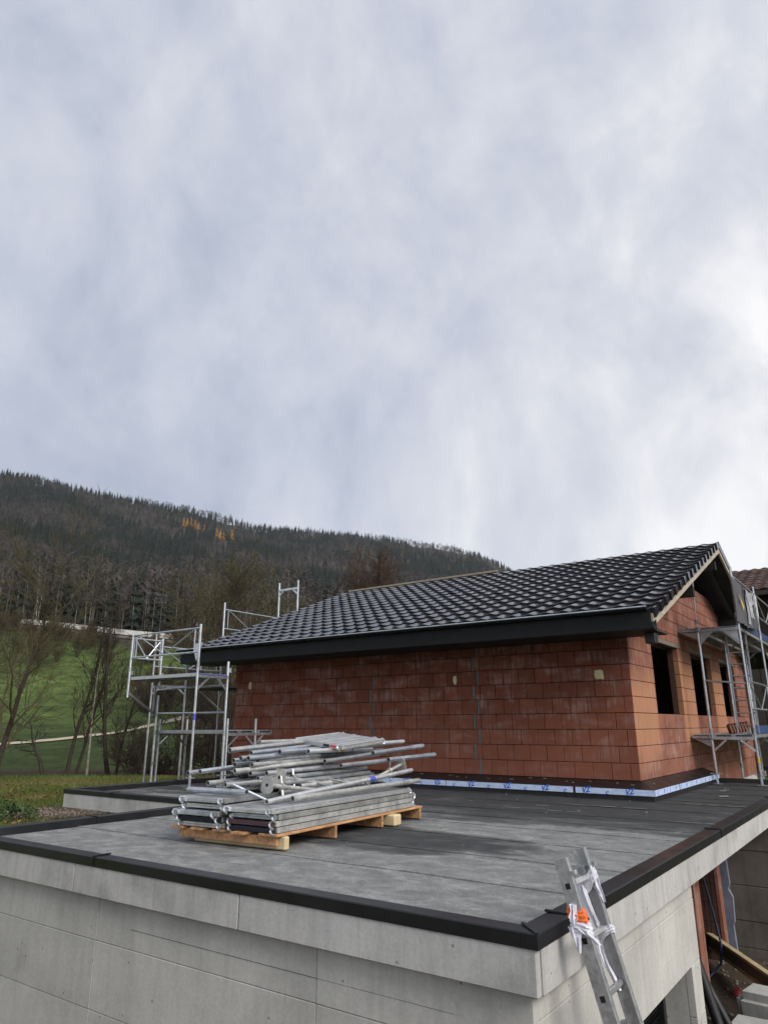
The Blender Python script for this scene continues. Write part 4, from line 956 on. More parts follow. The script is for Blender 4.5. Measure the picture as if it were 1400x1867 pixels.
def deckpanel(label, u0, w0, z0, L_=2.55, W_=.595, h=.05, mat='alu_dirty', inner='galv_d', yaw=0., name='scaffold_deck', rot=None, group='stacked scaffold decks'):
    o = thing(name, pl(u0, w0, z0), label, 'scaffold deck', group); o.rotation_euler = (0, 0, PH+yaw)
    if rot is not None: o.matrix_world = rot
    def lp_(nm, mb, mt, par=o, bevel=0): return link(nm, mb.mesh(nm, False, bevel), mt, par)
    for x0 in (0, W_-.028):
        mb = MB(); mb.box((x0, .03, .004), (x0+.028, L_-.03, h)); mb.box((x0-.002, .03, h*.42), (x0+.030, L_-.03, h*.50)); lp_('rail', mb, mat, bevel=.004)
    mb = MB(); mb.box((.0285, .03, h-.012), (W_-.0285, L_-.03, h-.004))
    for k in range(10): y_ = .15+k*(L_-.3)/9; mb.box((.0285, y_-.015, .006), (W_-.0285, y_+.015, h-.0125))
    for k in range(5): x_ = .09+k*(W_-.18)/4; mb.box((x_-.012, .04, h-.0042), (x_+.012, L_-.04, h-.0015))
    lp_('plate', mb, inner)
    for y0, s_ in ((0., 1), (L_, -1)):
        mb = MB(); ya, yb2 = sorted((y0+s_*.004, y0+s_*.029)); mb.box((.03, ya, .006), (W_-.03, yb2, h*.88)); mb.box((.05, min(y0, y0+s_*.003), h*.45), (W_-.05, max(y0, y0+s_*.003), h*.55)); lp_('end_plate', mb, inner if mat == 'alu_dirty' and inner not in ('galv_d',) else mat, bevel=.003)
        for x_ in (.045, W_-.045):
            mb = MB(); pts = []
            for t in range(9): a = R(-60+t*32); pts.append((x_+.028*math.cos(a+math.pi/2), y0-s_*(.018), h*.45+.028*math.sin(a+math.pi/2)))
            mb.path([(x_, y0+s_*.03, h*.8), (x_, y0-s_*.004, h*.9)]+[(x_+.004*k, y0-s_*(.012+.024*math.sin(math.pi*k/6)), h*.9-.052*(k/6)) for k in range(7)]+[(x_+.02, y0-s_*.002, h*.9-.060)], .0105, 6); lp_('claw', mb, 'galv')
    return o
D = deckpanel
nm_r = ['navy', 'maroon', 'galv_d', 'alu_dirty']; zt_ = -.099
D('lowest deck of the right stack, dark blue inside, on the pallet boards', -.60, .03, zt_, inner='navy'); D('second deck from below in the right stack, maroon inside', -.605, .02, zt_+.053, inner='maroon'); D('third deck of the right stack, mossy along its side', -.60, .05, zt_+.106, mat='alu_dirty', inner='galv'); D('topmost deck of the right stack under the long brown tube', -.61, -.03, zt_+.162, mat='alu_white')
D('lowest deck of the left stack, grey inside, on the pallet boards', -1.235, .02, zt_); D('second deck from below in the left stack, dark blue inside', -1.24, .0, zt_+.053, inner='navy'); D('third deck of the left stack with a dull steel end', -1.25, -.05, zt_+.106, inner='galv'); D('fourth deck of the left stack, plain grey', -1.22, .04, zt_+.162, mat='alu_white'); D('topmost deck of the left stack under the pale cross tube', -1.20, -.02, zt_+.222, mat='alu')
TG = 'tubes piled on the pallet'
def tubething(label, p, q, r=.0242, mat='galv', bands=(), sock=False, group=TG, name='scaffold_tube'):
    p, q = Vector(p), Vector(q); mb = MB(); mb.pipe(p, q, r, 12, .0045, .10); d = (q-p).normalized()
    o = setp(link(name, mb.mesh(name, True), mat), label, 'tube', group)
    for t, ln, bm_ in bands:
        c = p+(q-p)*t; b2 = MB(); b2.tube(c-d*ln/2, c+d*ln/2, r+.0012, 12); part('band', b2, bm_, o, smooth=True)
    if sock: b2 = MB(); b2.pipe(q-d*.0, q-d*.26, r+.0035, 12, .003, .02); part('socket', b2, mat, o, smooth=True)
    return o
def ext(p, q, l): p, q = Vector(p), Vector(q); return p, p+(q-p).normalized()*l
tt = tubething
tt('clean grey tube leaving the pile lowest on the left', *ext((-2.35, -6.536, .391), (-2.35, -4.952, .470), 2.3)); tt('dark weathered tube at the far left edge of the pile', *ext((-2.5, -6.561, .375), (-2.5, -5.926, .40), 2.2), mat='galv_d')
tt('pale tube with its open end above the round jack plates', *ext((-2.0, -6.404, .401), (-2.0, -5.086, .445), 2.4), mat='alu_dirty'); tt('dull tube with open end behind the jack plates', *ext((-1.9, -6.066, .367), (-1.9, -4.904, .388), 2.3), mat='galv_d')
tt('thick pale tube highest on the left of the pile', *ext((-2.3, -6.208, .583), (-2.3, -5.249, .633), 2.1), r=.028, mat='alu_white'); tt('short narrow tube end beside the thick pale tube', *ext((-2.33, -5.75, .655), (-2.3, -5.1, .66), 1.2), r=.02, mat='alu_white')
tt('bright tube just right of the thick pale tube', *ext((-2.2, -6.0, .552), (-2.2, -4.964, .604), 2.2)); tt('bright tube with open end in the middle of the upper layer', *ext((-2.05, -5.731, .557), (-2.05, -5.155, .569), 2.0), r=.027)
tt('bright tube with a yellow band below the loose deck', (-1.9, -5.445, .557), (-1.9, -4.30, .558), r=.026, bands=((.48, .10, 'sticker_y'), (.66, .03, 'galv_d')), mat='alu_white')
tt('tube with open end in the second layer on the left', *ext((-2.2, -6.24, .486), (-2.2, -5.122, .513), 2.3)); tt('dull tube beside it in the second layer', *ext((-2.1, -6.0, .478), (-2.1, -5.1, .495), 2.2), mat='galv_d')
tt('dark tube running behind the yellow banded tube', *ext((-1.8, -5.285, .452), (-1.8, -4.411, .50), 1.6), mat='galv_d'); tt('bright tube sticking out upper right with thick socket end', (-1.75, -4.468, .512), (-1.75, -3.386, .566), r=.026, sock=True)
tt('dark tube low in the right half of the pile', *ext((-1.7, -5.132, .404), (-1.7, -4.237, .425), 1.5), mat='galv_d'); tt('bright tube sticking out farthest right of the pile', (-1.65, -4.296, .435), (-1.65, -3.255, .456), r=.026, sock=True)
tt('tube end showing just right of the loose deck', (-1.9, -5.0, .587), (-1.9, -3.609, .623), r=.026, mat='alu_white')
tt('short bluish tube lying crosswise on the left deck stack', (-2.58, -6.47, .212), (-1.76, -6.46, .224), r=.027, mat='galv', group=None)
tt('long brownish tube along the front edge of the right stack', (-1.47, -6.141, .157), (-1.50, -3.87, .186), r=.027, mat='alu_dirty', group=None)
tt('long white tube with a blue band resting slantwise on the right stack', (-1.60, -6.355, .14), (-1.59, -3.895, .30), r=.025, mat='alu_white', bands=((.67, .10, 'sticker_b'),), group=None)
tt('short pale tube lying left of the jack plates', (-2.0, -6.516, .285), (-2.0, -5.8, .285), r=.024, mat='alu_white'); tt('thin brace rod slanting down in front of the jack plates', (-1.93, -6.48, .288), (-1.62, -6.27, .13), r=.012, group=None)
r_ = random.Random(21)
lay = [(.132, -1.16, -.50, 9), (.178, -1.12, -.46, 9), (.224, -1.10, -.42, 9), (.272, -1.12, -.42, 9), (.318, -1.08, -.46, 7), (.364, -1.1, -.55, 6), (.45, -1.0, -.62, 5), (.51, -.98, -.65, 4)]
for z, u0, u1, n in lay:
    for k in range(n):
        u = u0+(u1-u0)*(k+.5)/n; w0 = (r_.uniform(.22, .6) if u < -.62 else r_.uniform(.6, .95))+(.12 if z > .3 else 0); ln = r_.uniform(1.3, 1.75)
        if z < .2 and u < -.62: continue
        tubething('weathered tube deep in the middle of the pile', pl(u+r_.uniform(-.02, .02), w0, z+r_.uniform(-.004, .004)), pl(u+r_.uniform(-.05, .05), w0+ln, z+r_.uniform(-.0, .03)), mat=r_.choice(('galv', 'galv_d', 'galv_d', 'alu_dirty')))
for k in range(5):
    y0 = r_.uniform(.8, 2.2); tubething('thin brace rod caught crosswise among the tubes', pl(-.75+r_.uniform(-.1, .1), y0, .34+r_.uniform(-.05, .05)), pl(-.22+r_.uniform(-.08, .08), y0+r_.uniform(.0, .6), .17+r_.uniform(0, .05)), r=.011, mat='galv_d', group='brace rods in the pile')
def jack(label, p, q):
    p, q = Vector(p), Vector(q); d = (q-p).normalized(); a = d.cross(pz).normalized(); b = a.cross(d)
    o = thing('base_jack', p, label, 'base jack', 'base jacks on the pile')
    ring = [p+a*x_+b*y_ for x_, y_ in ((-.075, -.05), (-.05, -.075), (.05, -.075), (.075, -.05), (.075, .06), (.045, .085), (-.045, .085), (-.075, .06))]
    part('foot_plate', MB().prism(ring, d*.008), 'alu_dirty', o); part('hub', MB().tube(p-d*.001, p-d*.004, .016, 10), 'hole', o)
    part('spindle', MB().tube(p+d*.008, q, .021, 10), 'alu_dirty', o, smooth=True)
    c = p+d*.20; mb = MB(); mb.tube(c, c+d*.035, .034, 10); mb.bar(c+d*.018-b*.10+a*.03, c+d*.018+b*.10-a*.03, .016, .014); part('wing_nut', mb, 'alu_dirty', o)
jack('round plated base jack with its face towards the camera, front one', (-1.72, -6.235, .275), (-1.74, -5.45, .17)); jack('base jack with its plate just behind the front jack', (-1.83, -5.95, .325), (-1.85, -5.1, .20)); jack('base jack at the far right end with its plate by the brick wall', (-1.66, -4.02, .37), (-1.72, -4.65, .19))
# loose deck on top, tilted
F_, A2, R2 = Vector((-1.745, -5.06, .612)), Vector((-2.41, -5.12, .688)), Vector((-1.80, -4.21, .661))
e1 = (F_-A2).normalized(); e2 = (R2-F_); e2 = (e2-e1*e2.dot(e1)).normalized(); e3 = e1.cross(e2)
mx = Matrix(((e1.x, e2.x, e3.x, A2.x), (e1.y, e2.y, e3.y, A2.y), (e1.z, e2.z, e3.z, A2.z), (0, 0, 0, 1)))@T(0, 0, -.055)
o = D('short pale deck panel lying loose and tilted on top of the pile', 0, 0, 0, L_=.95, W_=(F_-A2).length, h=.055, mat='alu_white', inner='alu_white', rot=mx, group=None)
mb = MB(); mb.box((.42, -.0015, .015), (.50, .0035, .042)); mk = link('print', mb.mesh('print'), 'navy', o); mb = MB(); mb.box((.52, -.0015, .015), (.59, .0035, .042)); mk = link('print', mb.mesh('print'), 'red', o)
# scattered chips and grit on the felt
mb = MB(); r_ = random.Random(8)
for k in range(95):
    x_, y_ = r_.uniform(-4, 1.5), r_.uniform(-7.4, 3.2)
    if (x_ < 0.4 and y_ > -.5) or (-2.8 < x_ < -1.1 and -6.8 < y_ < -3.7): continue
    s_ = r_.choice((.003, .005, .006, .009, .013 if y_ > -4 else .006)); a = r_.random()*3; mb.obox((x_, y_, ZF+.012+s_*.4), (s_*math.cos(a), s_*math.sin(a), 0), (-s_*.6*math.sin(a), s_*.6*math.cos(a), 0), (0, 0, s_*.4))

for yv, xa, xb_ in ((-.42, .15, 1.42), (-1.38, -.7, 1.40), (-1.72, -2.6, -.6), (-2.46, .9, 1.43), (-2.2, -1.2, -.1)):
    x_ = xa
    while x_ < xb_:
        ln = r_.uniform(.04, .2)
        if r_.random() < .5: mb.obox((x_+ln/2, yv+r_.uniform(-.012, .012), ZF+.0115), (ln/2, r_.uniform(-.008, .008), 0), (0, r_.uniform(.004, .012), 0), (0, 0, .001))
        x_ += ln
mb.obox((.95, .9, ZF+.02), (.06, .02, .004), (-.01, .03, 0), (0, 0, .006)); mb.obox((.75, 1.9, ZF+.02), (.05, .01, 0), (-.01, .02, 0), (0, 0, .005))
solid('debris', mb, 'debris', None, None, kind='stuff')
# ------------------------------------------------------------------ trees near the house
def branchset(seed, H, r0_, style):
    rg_ = random.Random(seed); S = []
    P = dict(tall=dict(n0=13, start=.24, kids=(18, 7, 5), ratio=(.32, .5, .5), ang=(28, 48), trop=.10, wig=.05, lv=3),
             round=dict(n0=9, start=.14, kids=(30, 12, 8), ratio=(.52, .48, .42), ang=(28, 60), trop=.03, wig=.09, lv=3),
             sparse=dict(n0=9, start=.14, kids=(24, 10, 7), ratio=(.55, .5, .45), ang=(25, 58), trop=.05, wig=.10, lv=3),
             bush=dict(n0=6, start=.1, kids=(10, 7, 5), ratio=(.55, .55, .5), ang=(20, 55), trop=.06, wig=.14, lv=3),
             bent=dict(n0=8, start=.3, kids=(8, 5, 3), ratio=(.5, .5, .5), ang=(25, 60), trop=.0, wig=.16, lv=3))[style]
    def br(p, d, L_, r, lv):
        n = (P['n0'], 6, 3, 2)[lv]; st_ = L_/n; cp = p
        kids = P['kids'][lv] if lv < P['lv'] else 0; pts = []
        for i in range(n):
            d = (d+Vector((rg_.gauss(0, 1), rg_.gauss(0, 1), rg_.gauss(0, .6)))*P['wig']*(1+lv*.35)+Vector((0, 0, P['trop']*(1 if lv else .3)))).normalized()
            q = cp+d*st_; ra = r*(1-.8*i/n); rb_ = r*(1-.8*(i+1)/n); S.append((cp, q, ra, rb_, lv)); pts.append((q, d, rb_, (i+1)/n)); cp = q
        for k in range(kids):
            t = P['start']+(1-P['start'])*(k+rg_.random())/kids if lv == 0 else .15+.85*(k+rg_.random())/kids
            q, dd, rr, tt_ = pts[min(n-1, int(t*n))]
            a = dd.orthogonal().normalized(); az = rg_.random()*6.283; sd_ = a*math.cos(az)+dd.cross(a)*math.sin(az); an = R(rg_.uniform(*P['ang']))
            nd = (dd*math.cos(an)+sd_*math.sin(an)).normalized(); shape = (1.15-.75*t) if style in ('tall', 'bent') else ((1.2*math.sin(math.pi*min(1, .22+.70*t)) if style == 'round' and lv == 0 else 1.05-.35*t))
            br(q-dd*st_*rg_.random(), nd, L_*P['ratio'][lv]*shape*rg_.uniform(.75, 1.2), max(rr*(.42 if lv == 0 else .55), .005), lv+1)
    if style == 'bush':
        for k in range(5):
            a = k*1.257+rg_.random(); br(Vector((.15*math.cos(a), .15*math.sin(a), 0)), Vector((.45*math.cos(a), .45*math.sin(a), 1)).normalized(), H*rg_.uniform(.75, 1), r0_, 0)
    elif style == 'bent': br(Vector((0, 0, -.1)), Vector((-.5, .1, 1)).normalized(), H, r0_, 0)
    else: br(Vector((0, 0, -.2)), Vector((0, 0, 1)), H, r0_, 0)
    return S
def seg_mesh(name, S, rmin=.006, fat=1.0):
    p = np.array([tuple(q[0]) for q in S]); q_ = np.array([tuple(q[1]) for q in S]); ra = np.maximum(np.array([q[2] for q in S]), rmin)*fat; rb_ = np.maximum(np.array([q[3] for q in S]), rmin*.7)*fat
    d = q_-p; d /= np.linalg.norm(d, axis=1)[:, None]+1e-9; ref = np.where(np.abs(d[:, 2:3]) > .9, [[1., 0, 0]], [[0, 0, 1.]]); a = np.cross(d, ref); a /= np.linalg.norm(a, axis=1)[:, None]; b = np.cross(d, a); K = 4
    V = []
    for o, rr in ((p, ra), (q_, rb_)):
        for i in range(K): t = 2*math.pi*i/K; V.append(o+(a*math.cos(t)+b*math.sin(t))*rr[:, None])
    V = np.stack(V, 1).reshape(-1, 3); base = np.arange(len(S))[:, None]*2*K
    F = np.concatenate([base+np.array([[i, (i+1) % K, K+(i+1) % K, K+i]]) for i in range(K)], 1).reshape(-1, 4)
    return npmesh(name, V, F)
def tree_meshes(name, seed, H, r, style, fat=1.0, rmin=.006):
    S = branchset(seed, H, r, style)
    return seg_mesh(name+'_trunk', [q for q in S if q[4] == 0], rmin, 1), seg_mesh(name+'_crown', [q for q in S if q[4] > 0], rmin, fat)
def ga(px, py): v = -(py-933.5)/1275.94; return ((px-700)/1275.94)/(math.cos(PIT)-v*math.sin(PIT))
def ground_at(px, py, d):
    x_, y_ = to_xy(d, ga(px, py)); return Vector((float(x_), float(y_), float(height(x_, y_))))
def tree(kind, meshes, loc, label, cat, group, mats=('bark', 'bark'), scale=1., rz=0., lean=(0, 0)):
    t = thing(kind, loc, label, cat, group); t.scale = (scale,)*3; t.rotation_euler = (lean[0], lean[1], rz)
    for nm, me, mt in (('trunk', meshes[0], mats[0]), ('crown', meshes[1], mats[1])):
        o = bpy.data.objects.new(nm, me); col.objects.link(o); o.parent = t
        if not me.materials: me.materials.append(M[mt])
        o.material_slots[0].link = 'OBJECT'; o.material_slots[0].material = M[mt]
    return t
TL = [tree_meshes('tall', 40+i, 7.5, .10, 'tall', 1., .0055) for i in range(4)]
TRd = [tree_meshes('round', 60+i, 8., .16, 'sparse', 1., .0065) for i in range(2)]
TDo = [tree_meshes('dome', 64+i, 8., .16, 'round', 1., r_m) for i, r_m in enumerate((.015, .019))]
TBu = [tree_meshes('bush', 70+i, 3.2, .05, 'bush', 1., .012) for i in range(3)]
TBe = tree_meshes('bent', 81, 3.4, .10, 'bent', 1., .008)
GT = 'bare trees along the gully'
for i, (px, d, sc_, rz, ln, lab, mt) in enumerate((
    (122, 28.2, .98, .4, .12, 'bare dark tree left of the pale trunk, thickest of the upright ones', 'bark'),
    (136, 28.6, .92, 1.9, .20, 'bare dark tree leaning right, crossing behind the pale trunk', 'bark'),
    (158, 28.0, .62, 3.0, .02, 'thin pale trunked young tree at the edge of the lawn', 'birch'),
    (199, 28.4, .95, 4.2, .09, 'bare dark tree just left of the scaffold tower, left of a pair', 'bark'),
    (210, 28.8, .85, 5.0, .10, 'slimmer bare tree of the pair beside the scaffold tower', 'bark'),
    (318, 29.0, .95, 2.3, .03, 'bare tree seen through the scaffold tower deck', 'bark'),
    (376, 28.6, 1.02, .9, .05, 'bare tree between the tower posts near the brick wall', 'bark'),
    (402, 30.5, 1.0, 3.6, .02, 'dark tree trunk beside the far corner of the brick wall', 'bark'),
    (424, 32., 1.05, 1.2, -.02, 'bare tree half hidden behind the far wall corner', 'bark'))):
    tree('bare_tree', TL[i % 4], ground_at(px, 1405, d), lab, 'tree', GT, ('birch' if mt == 'birch' else 'bark', 'bark'), sc_, rz, (0, ln))
tree('broad_bare_tree', TRd[0], ground_at(-6, 1380, 26.0), 'broad bare tree with olive twigs at the left picture edge', 'tree', GT, ('bark', 'bark_olive'), .93, .3, (0, .06))
tree('broad_bare_tree', TRd[1], ground_at(-70, 1380, 31.0), 'bare tree half outside the left picture edge', 'tree', GT, ('bark', 'bark_olive'), .8, 2.3)
tree('bent_tree', TBe, ground_at(80, 1408, 27.8), 'low crooked tree bending left over the lawn edge', 'tree', GT, ('bark', 'bark'), .95, 0)
for px, d, s_, lab in ((240, 28.3, .62, 'small forked shrub in front of the dark lawn, left of the scaffold'), (344, 27.5, .55, 'small shrub standing behind the scaffold tower legs'), (285, 31., .8, 'loose shrub behind the left tower post'), (402, 29., .9, 'dark shrub at the foot of the far wall corner')):
    tree('shrub', TBu[0], ground_at(px, 1400, d), lab, 'shrub', 'shrubs along the gully', ('bark', 'bark'), s_, px)
tree('round_tree', TDo[0], ground_at(420, 1300, 62), 'large round olive brown tree rising behind the left roof end', 'tree', None, ('bark', 'bark_olive'), 1.62, .8)
tree('round_tree', TDo[1], ground_at(664, 1240, 96), 'round reddish brown tree above the middle of the roof', 'tree', None, ('bark', 'bark_red'), 1.75, 2.2).scale = (1.35, 1.35, 1.8)
r_ = random.Random(14)
for k in range(64):
    px = r_.uniform(-30, 480); d = r_.uniform(92, 121) if k > 12 else r_.uniform(58, 80)
    if k <= 12: px = r_.uniform(250, 460)
    py = 1200
    tree('bare_bush', TBu[k % 3], ground_at(px, py, d), 'dark brown leafless bush at the top of the meadow', 'bush', 'bushes below the road', ('bark', r_.choice(('bark', 'bark_olive', 'bark_red'))), r_.uniform(.6, 1.05) if d > 90 else r_.uniform(.7, 1.2), r_.random()*6)

# ------------------------------------------------------------------ raised road with its barrier
def road():
    rd = thing('road_barrier', ground_at(150, 1150, D_ROAD), 'long pale concrete barrier of a raised road below the forest', 'barrier')
    aa = np.linspace(-.62, -.05, 58); pts = [to_xy(D_ROAD-2, a) for a in aa]; zz_ = [CAM.z+(D_ROAD-2)*float(np.interp(a, [-.62, -.525, -.48, -.36, -.26, -.2, -.05], [.150, .1435, .139, .1255, .1165, .111, .095])) for a in aa]
    P3 = [Vector((float(x_), float(y_), z)) for (x_, y_), z in zip(pts, zz_)]
    for i in range(len(P3)-1):
        a, b = P3[i], P3[i+1]; mb = MB(); mb.bar(a.lerp(b, .01), a.lerp(b, .99), .3, .95); part('barrier_panel', mb, 'guard', rd)
    mb = MB()
    for a, b in zip(P3[:-1], P3[1:]):
        o = Vector((FH[0], FH[1], 0))*1.6; mb.bar(a+o-Vector((0, 0, .95)), b+o-Vector((0, 0, .95)), 4., .5)
    part('road_deck', mb, 'conc_dark', rd)
    for i in range(2, len(P3)-1, 7):
        mb = MB(); q = P3[i]+Vector((FH[0], FH[1], 0))*1.2; mb.box((q.x-.35, q.y-.35, q.z-6), (q.x+.35, q.y+.35, q.z-1.0)); part('pillar', mb, 'guard', rd)
road()

# ------------------------------------------------------------------ forested mountainside
def proto_conifer(seed):
    g_ = np.random.default_rng(seed); V = []; F = []; n = 5; L_ = 9
    for l in range(L_):
        t = l/(L_-1); zb = .12+.80*t; r = (.15*(1-t)**.8+.012)*g_.uniform(.85, 1.1); k = len(V); V.append((0, 0, zb+.13*(1-.4*t)))
        for i in range(2*n):
            a = math.pi*i/n+l*.7; rr = r*(1. if i % 2 == 0 else .5)*g_.uniform(.45, 1.3); V.append((rr*math.cos(a), rr*math.sin(a), zb-(.045 if i % 2 == 0 else .0)*(1-t)+g_.uniform(-.01, .01)))
        F += [(k, k+1+i, k+1+(i+1) % (2*n)) for i in range(2*n)]
    k = len(V); V += [(.012, 0, -.03), (-.008, .01, -.03), (-.006, -.01, -.03), (0, 0, .5)]; F += [(k, k+1, k+3), (k+1, k+2, k+3), (k+2, k, k+3)]
    part_ = np.zeros(len(V)); part_[k:] = 1
    return np.array(V), np.array(F), part_
def proto_bare(seed):
    g_ = np.random.default_rng(seed); V = []; F = []; tag_ = []
    def stick(p, q, w0, w1, tg):
        p, q = np.array(p), np.array(q); d = q-p; a = np.cross(d, [.3, .2, 1.]); a /= np.linalg.norm(a)+1e-9; b = np.cross(d/np.linalg.norm(d), a); k = len(V)
        for o, w in ((p, w0), (q, w1)):
            for t in (0, 2.09, 4.19): V.append(o+(a*math.cos(t)+b*math.sin(t))*w)
        for i in range(3): j = (i+1) % 3; F.append((k+i, k+j, k+3+j)); F.append((k+i, k+3+j, k+3+i))
        tag_.extend([tg]*6)
    lx_, ly_ = g_.normal(0, .02, 2); stick((0, 0, -.03), (lx_*.5, ly_*.5, .5), .0085, .006, 1.); stick((lx_*.5, ly_*.5, .5), (lx_, ly_, .93), .006, .002, .55)
    for i in range(13):
        t = g_.uniform(.38, .92); a = g_.uniform(0, 6.28); ln = g_.uniform(.12, .24)*(1.25-t*.7); p = np.array((lx_*t, ly_*t, t)); q = p+np.array((math.cos(a)*ln*.75, math.sin(a)*ln*.75, ln*.85)); stick(p, q, .0032, .0015, .35)
        for j in range(5):
            s_ = g_.uniform(.2, 1); o = p+(q-p)*s_; e_ = o+np.array((g_.normal(0, .06), g_.normal(0, .06), g_.uniform(-.02, .12))); k = len(V); sd2 = np.array((g_.normal(), g_.normal(), g_.normal()))*.0060
            V.extend([o-sd2, o+sd2, e_]); F.append((k, k+1, k+2)); tag_.extend([0., 0., 0.])
    return np.array(V), np.array(F), np.array(tag_)
CON = [proto_conifer(i) for i in range(3)]; BAR = [proto_bare(10+i) for i in range(5)]
g_ = np.random.default_rng(5)
def scatter(n, d0, d1, a0, a1):
    a = g_.uniform(a0, a1, n); d = (g_.uniform(0, 1, n)*(np.minimum(d1, Dr(a)*1.05)**1.55-d0**1.55)+d0**1.55)**(1/1.55); x_, y_ = to_xy(d, a); return x_, y_, height(x_, y_), a, d
def build_forest(name, protos, sel, tint_fn, hr, wr):
    VV = []; FF = []; TT_ = []; k = 0
    x_, y_, z_ = sel; n = len(x_); ids = g_.integers(0, len(protos), n)
    for pi, (V, F, tg) in enumerate(protos):
        m_ = ids == pi; c = int(m_.sum())
        if not c: continue
        H = g_.uniform(hr[0], hr[1], c); W = H*g_.uniform(wr[0], wr[1], c); th = g_.uniform(0, 6.28, c); ct, st_ = np.cos(th), np.sin(th)
        X = V[None, :, 0]*W[:, None]; Y = V[None, :, 1]*W[:, None]; Xr = X*ct[:, None]-Y*st_[:, None]+x_[m_][:, None]; Yr = X*st_[:, None]+Y*ct[:, None]+y_[m_][:, None]; Z = V[None, :, 2]*H[:, None]+z_[m_][:, None]
        VV.append(np.stack([Xr, Yr, Z], -1).reshape(-1, 3)); FF.append((F[None]+(np.arange(c)*len(V))[:, None, None]+k).reshape(-1, 3)); k += c*len(V)
        TT_.append(tint_fn(c, tg))
    me = npmesh(name, np.concatenate(VV), np.concatenate(FF), np.concatenate(TT_)); o = link(name, me, 'foliage'); o['kind'] = 'stuff'; return o
def tint_con(c, tg):
    base = np.array([.017, .022, .0175])*g_.uniform(.6, 1.5, (c, 1)); base[:, 1] *= g_.uniform(.9, 1.15, c); tr = np.array([.09, .08, .07])
    return (base[:, None]*(1-tg[None, :, None])+tr*tg[None, :, None]).reshape(-1, 3)
def tint_bare(c, tg):
    base = np.array([.066, .060, .058])*g_.uniform(.6, 1.4, (c, 1)); base[:, 0] *= g_.uniform(.92, 1.15, c); tr = np.array([.25, .24, .215])*g_.uniform(.25, 1.1, (c, 1))
    return (base[:, None]*(1-tg[None, :, None])+tr[:, None]*tg[None, :, None]).reshape(-1, 3)
LARCH = ((334, 962, 13, 'leftmost golden larch of the upper golden clump'), (341, 964, 14, 'second golden larch in the upper golden clump'), (348, 965, 15, 'middle golden larch of the upper golden clump'), (355, 967, 14, 'golden larch right in the upper golden clump'), (361, 968, 11, 'low golden larch at the right end of the upper clump'), (372, 972, 11, 'small lone golden larch between the two golden clumps'), (395, 982, 13, 'tall golden larch at the left of the lower golden clump'), (401, 986, 13, 'middle golden larch of the lower golden clump'), (407, 988, 11, 'low golden larch of the lower golden clump'), (422, 988, 15, 'golden larch standing alone to the right of both clumps'))
def ray_ground(px, py, d0=160):
    v = -(py-933.5)/1275.94; el = (math.sin(PIT)+v*math.cos(PIT))/(math.cos(PIT)-v*math.sin(PIT)); a = ga(px, py); ds = np.linspace(d0, Dr(a)*1.1, 500); xx, yy2 = to_xy(ds, a); e_ = (height(xx, yy2)-CAM.z)/ds; i = int(np.argmax(e_ > el)); return Vector((float(xx[i]), float(yy2[i]), float(height(xx[i], yy2[i]))))
x_, y_, z_, a_, d_ = scatter(23000, 172, 1900, -.66, .34)
t_ = (d_-150)/(Dr(a_)-150); cn = fbm(x_*.014, y_*.014, 4, 33)
pc = np.clip((cn-.50)*8+.40+ss(t_, .86, .97)*.5, .10, .95); isc = g_.random(len(x_)) < pc
clear = np.zeros(len(x_), bool)
for px, py, H, lab in LARCH:
    p = ray_ground(px, py); dl = (p.x-CAM.x)*FH[0]+(p.y-CAM.y)*FH[1]; al = ((p.x-CAM.x)*RH[0]+(p.y-CAM.y)*RH[1])/dl; clear |= (np.abs(a_-al) < .0075) & (d_ > dl-70) & (d_ < dl+8)
x_, y_, z_, isc = x_[~clear], y_[~clear], z_[~clear], isc[~clear]
build_forest('conifer_forest', CON, (x_[isc], y_[isc], z_[isc]), tint_con, (10, 19), (.85, 1.35))
build_forest('bare_forest', BAR, (x_[~isc], y_[~isc], z_[~isc]), tint_bare, (9, 16), (1.1, 1.8))
# forest edge: single trees one can tell apart
def far_mesh(name, pr, tf, seed):
    V, F, tg = pr; me = npmesh(name, V, F, tf(1, tg)); me.materials.append(M['foliage']); return me
edge_b = [far_mesh('edge_bare', p, tint_bare, 0) for p in BAR for _ in range(2)]; edge_c = [far_mesh('edge_conifer', p, tint_con, 0) for p in CON for _ in range(2)]
r_ = random.Random(31)
for k in range(150):
    a = r_.uniform(-.60, -.12); d = r_.uniform(143, 172); x1_, y1_ = to_xy(d, a); H = r_.uniform(13, 19)
    cf = r_.random() < .22
    o = bpy.data.objects.new('forest_edge_conifer' if cf else 'forest_edge_tree', r_.choice(edge_c if cf else edge_b)); col.objects.link(o); o.location = (float(x1_), float(y1_), float(height(x1_, y1_))-.1)
    w = H*r_.uniform(.85, 1.2); o.scale = (w, w, H); o.rotation_euler = (r_.gauss(0, .02), r_.gauss(0, .02), r_.random()*6)
    setp(o, 'dark conifer at the lower edge of the forest above the road' if cf else 'bare tree with pale trunk at the lower edge of the forest', 'conifer' if cf else 'tree', 'trees at the forest edge')
# golden larches
def tint_larch(c, tg): b = np.array([.40, .215, .05])*g_.uniform(.75, 1.2, (c, 1)); return np.repeat(b, len(tg), 0)
lm_ = [far_mesh('larch', p, tint_larch, 0) for p in CON]
for i, (px, py, H, lab) in enumerate(LARCH):
    p = ray_ground(px, py); o = bpy.data.objects.new('golden_larch', lm_[i % 3]); col.objects.link(o); o.location = p+Vector((0, 0, 2)); H *= 1.25; o.scale = (H*1.7, H*1.7, H); setp(o, lab, 'larch', 'golden larches on the mountainside')
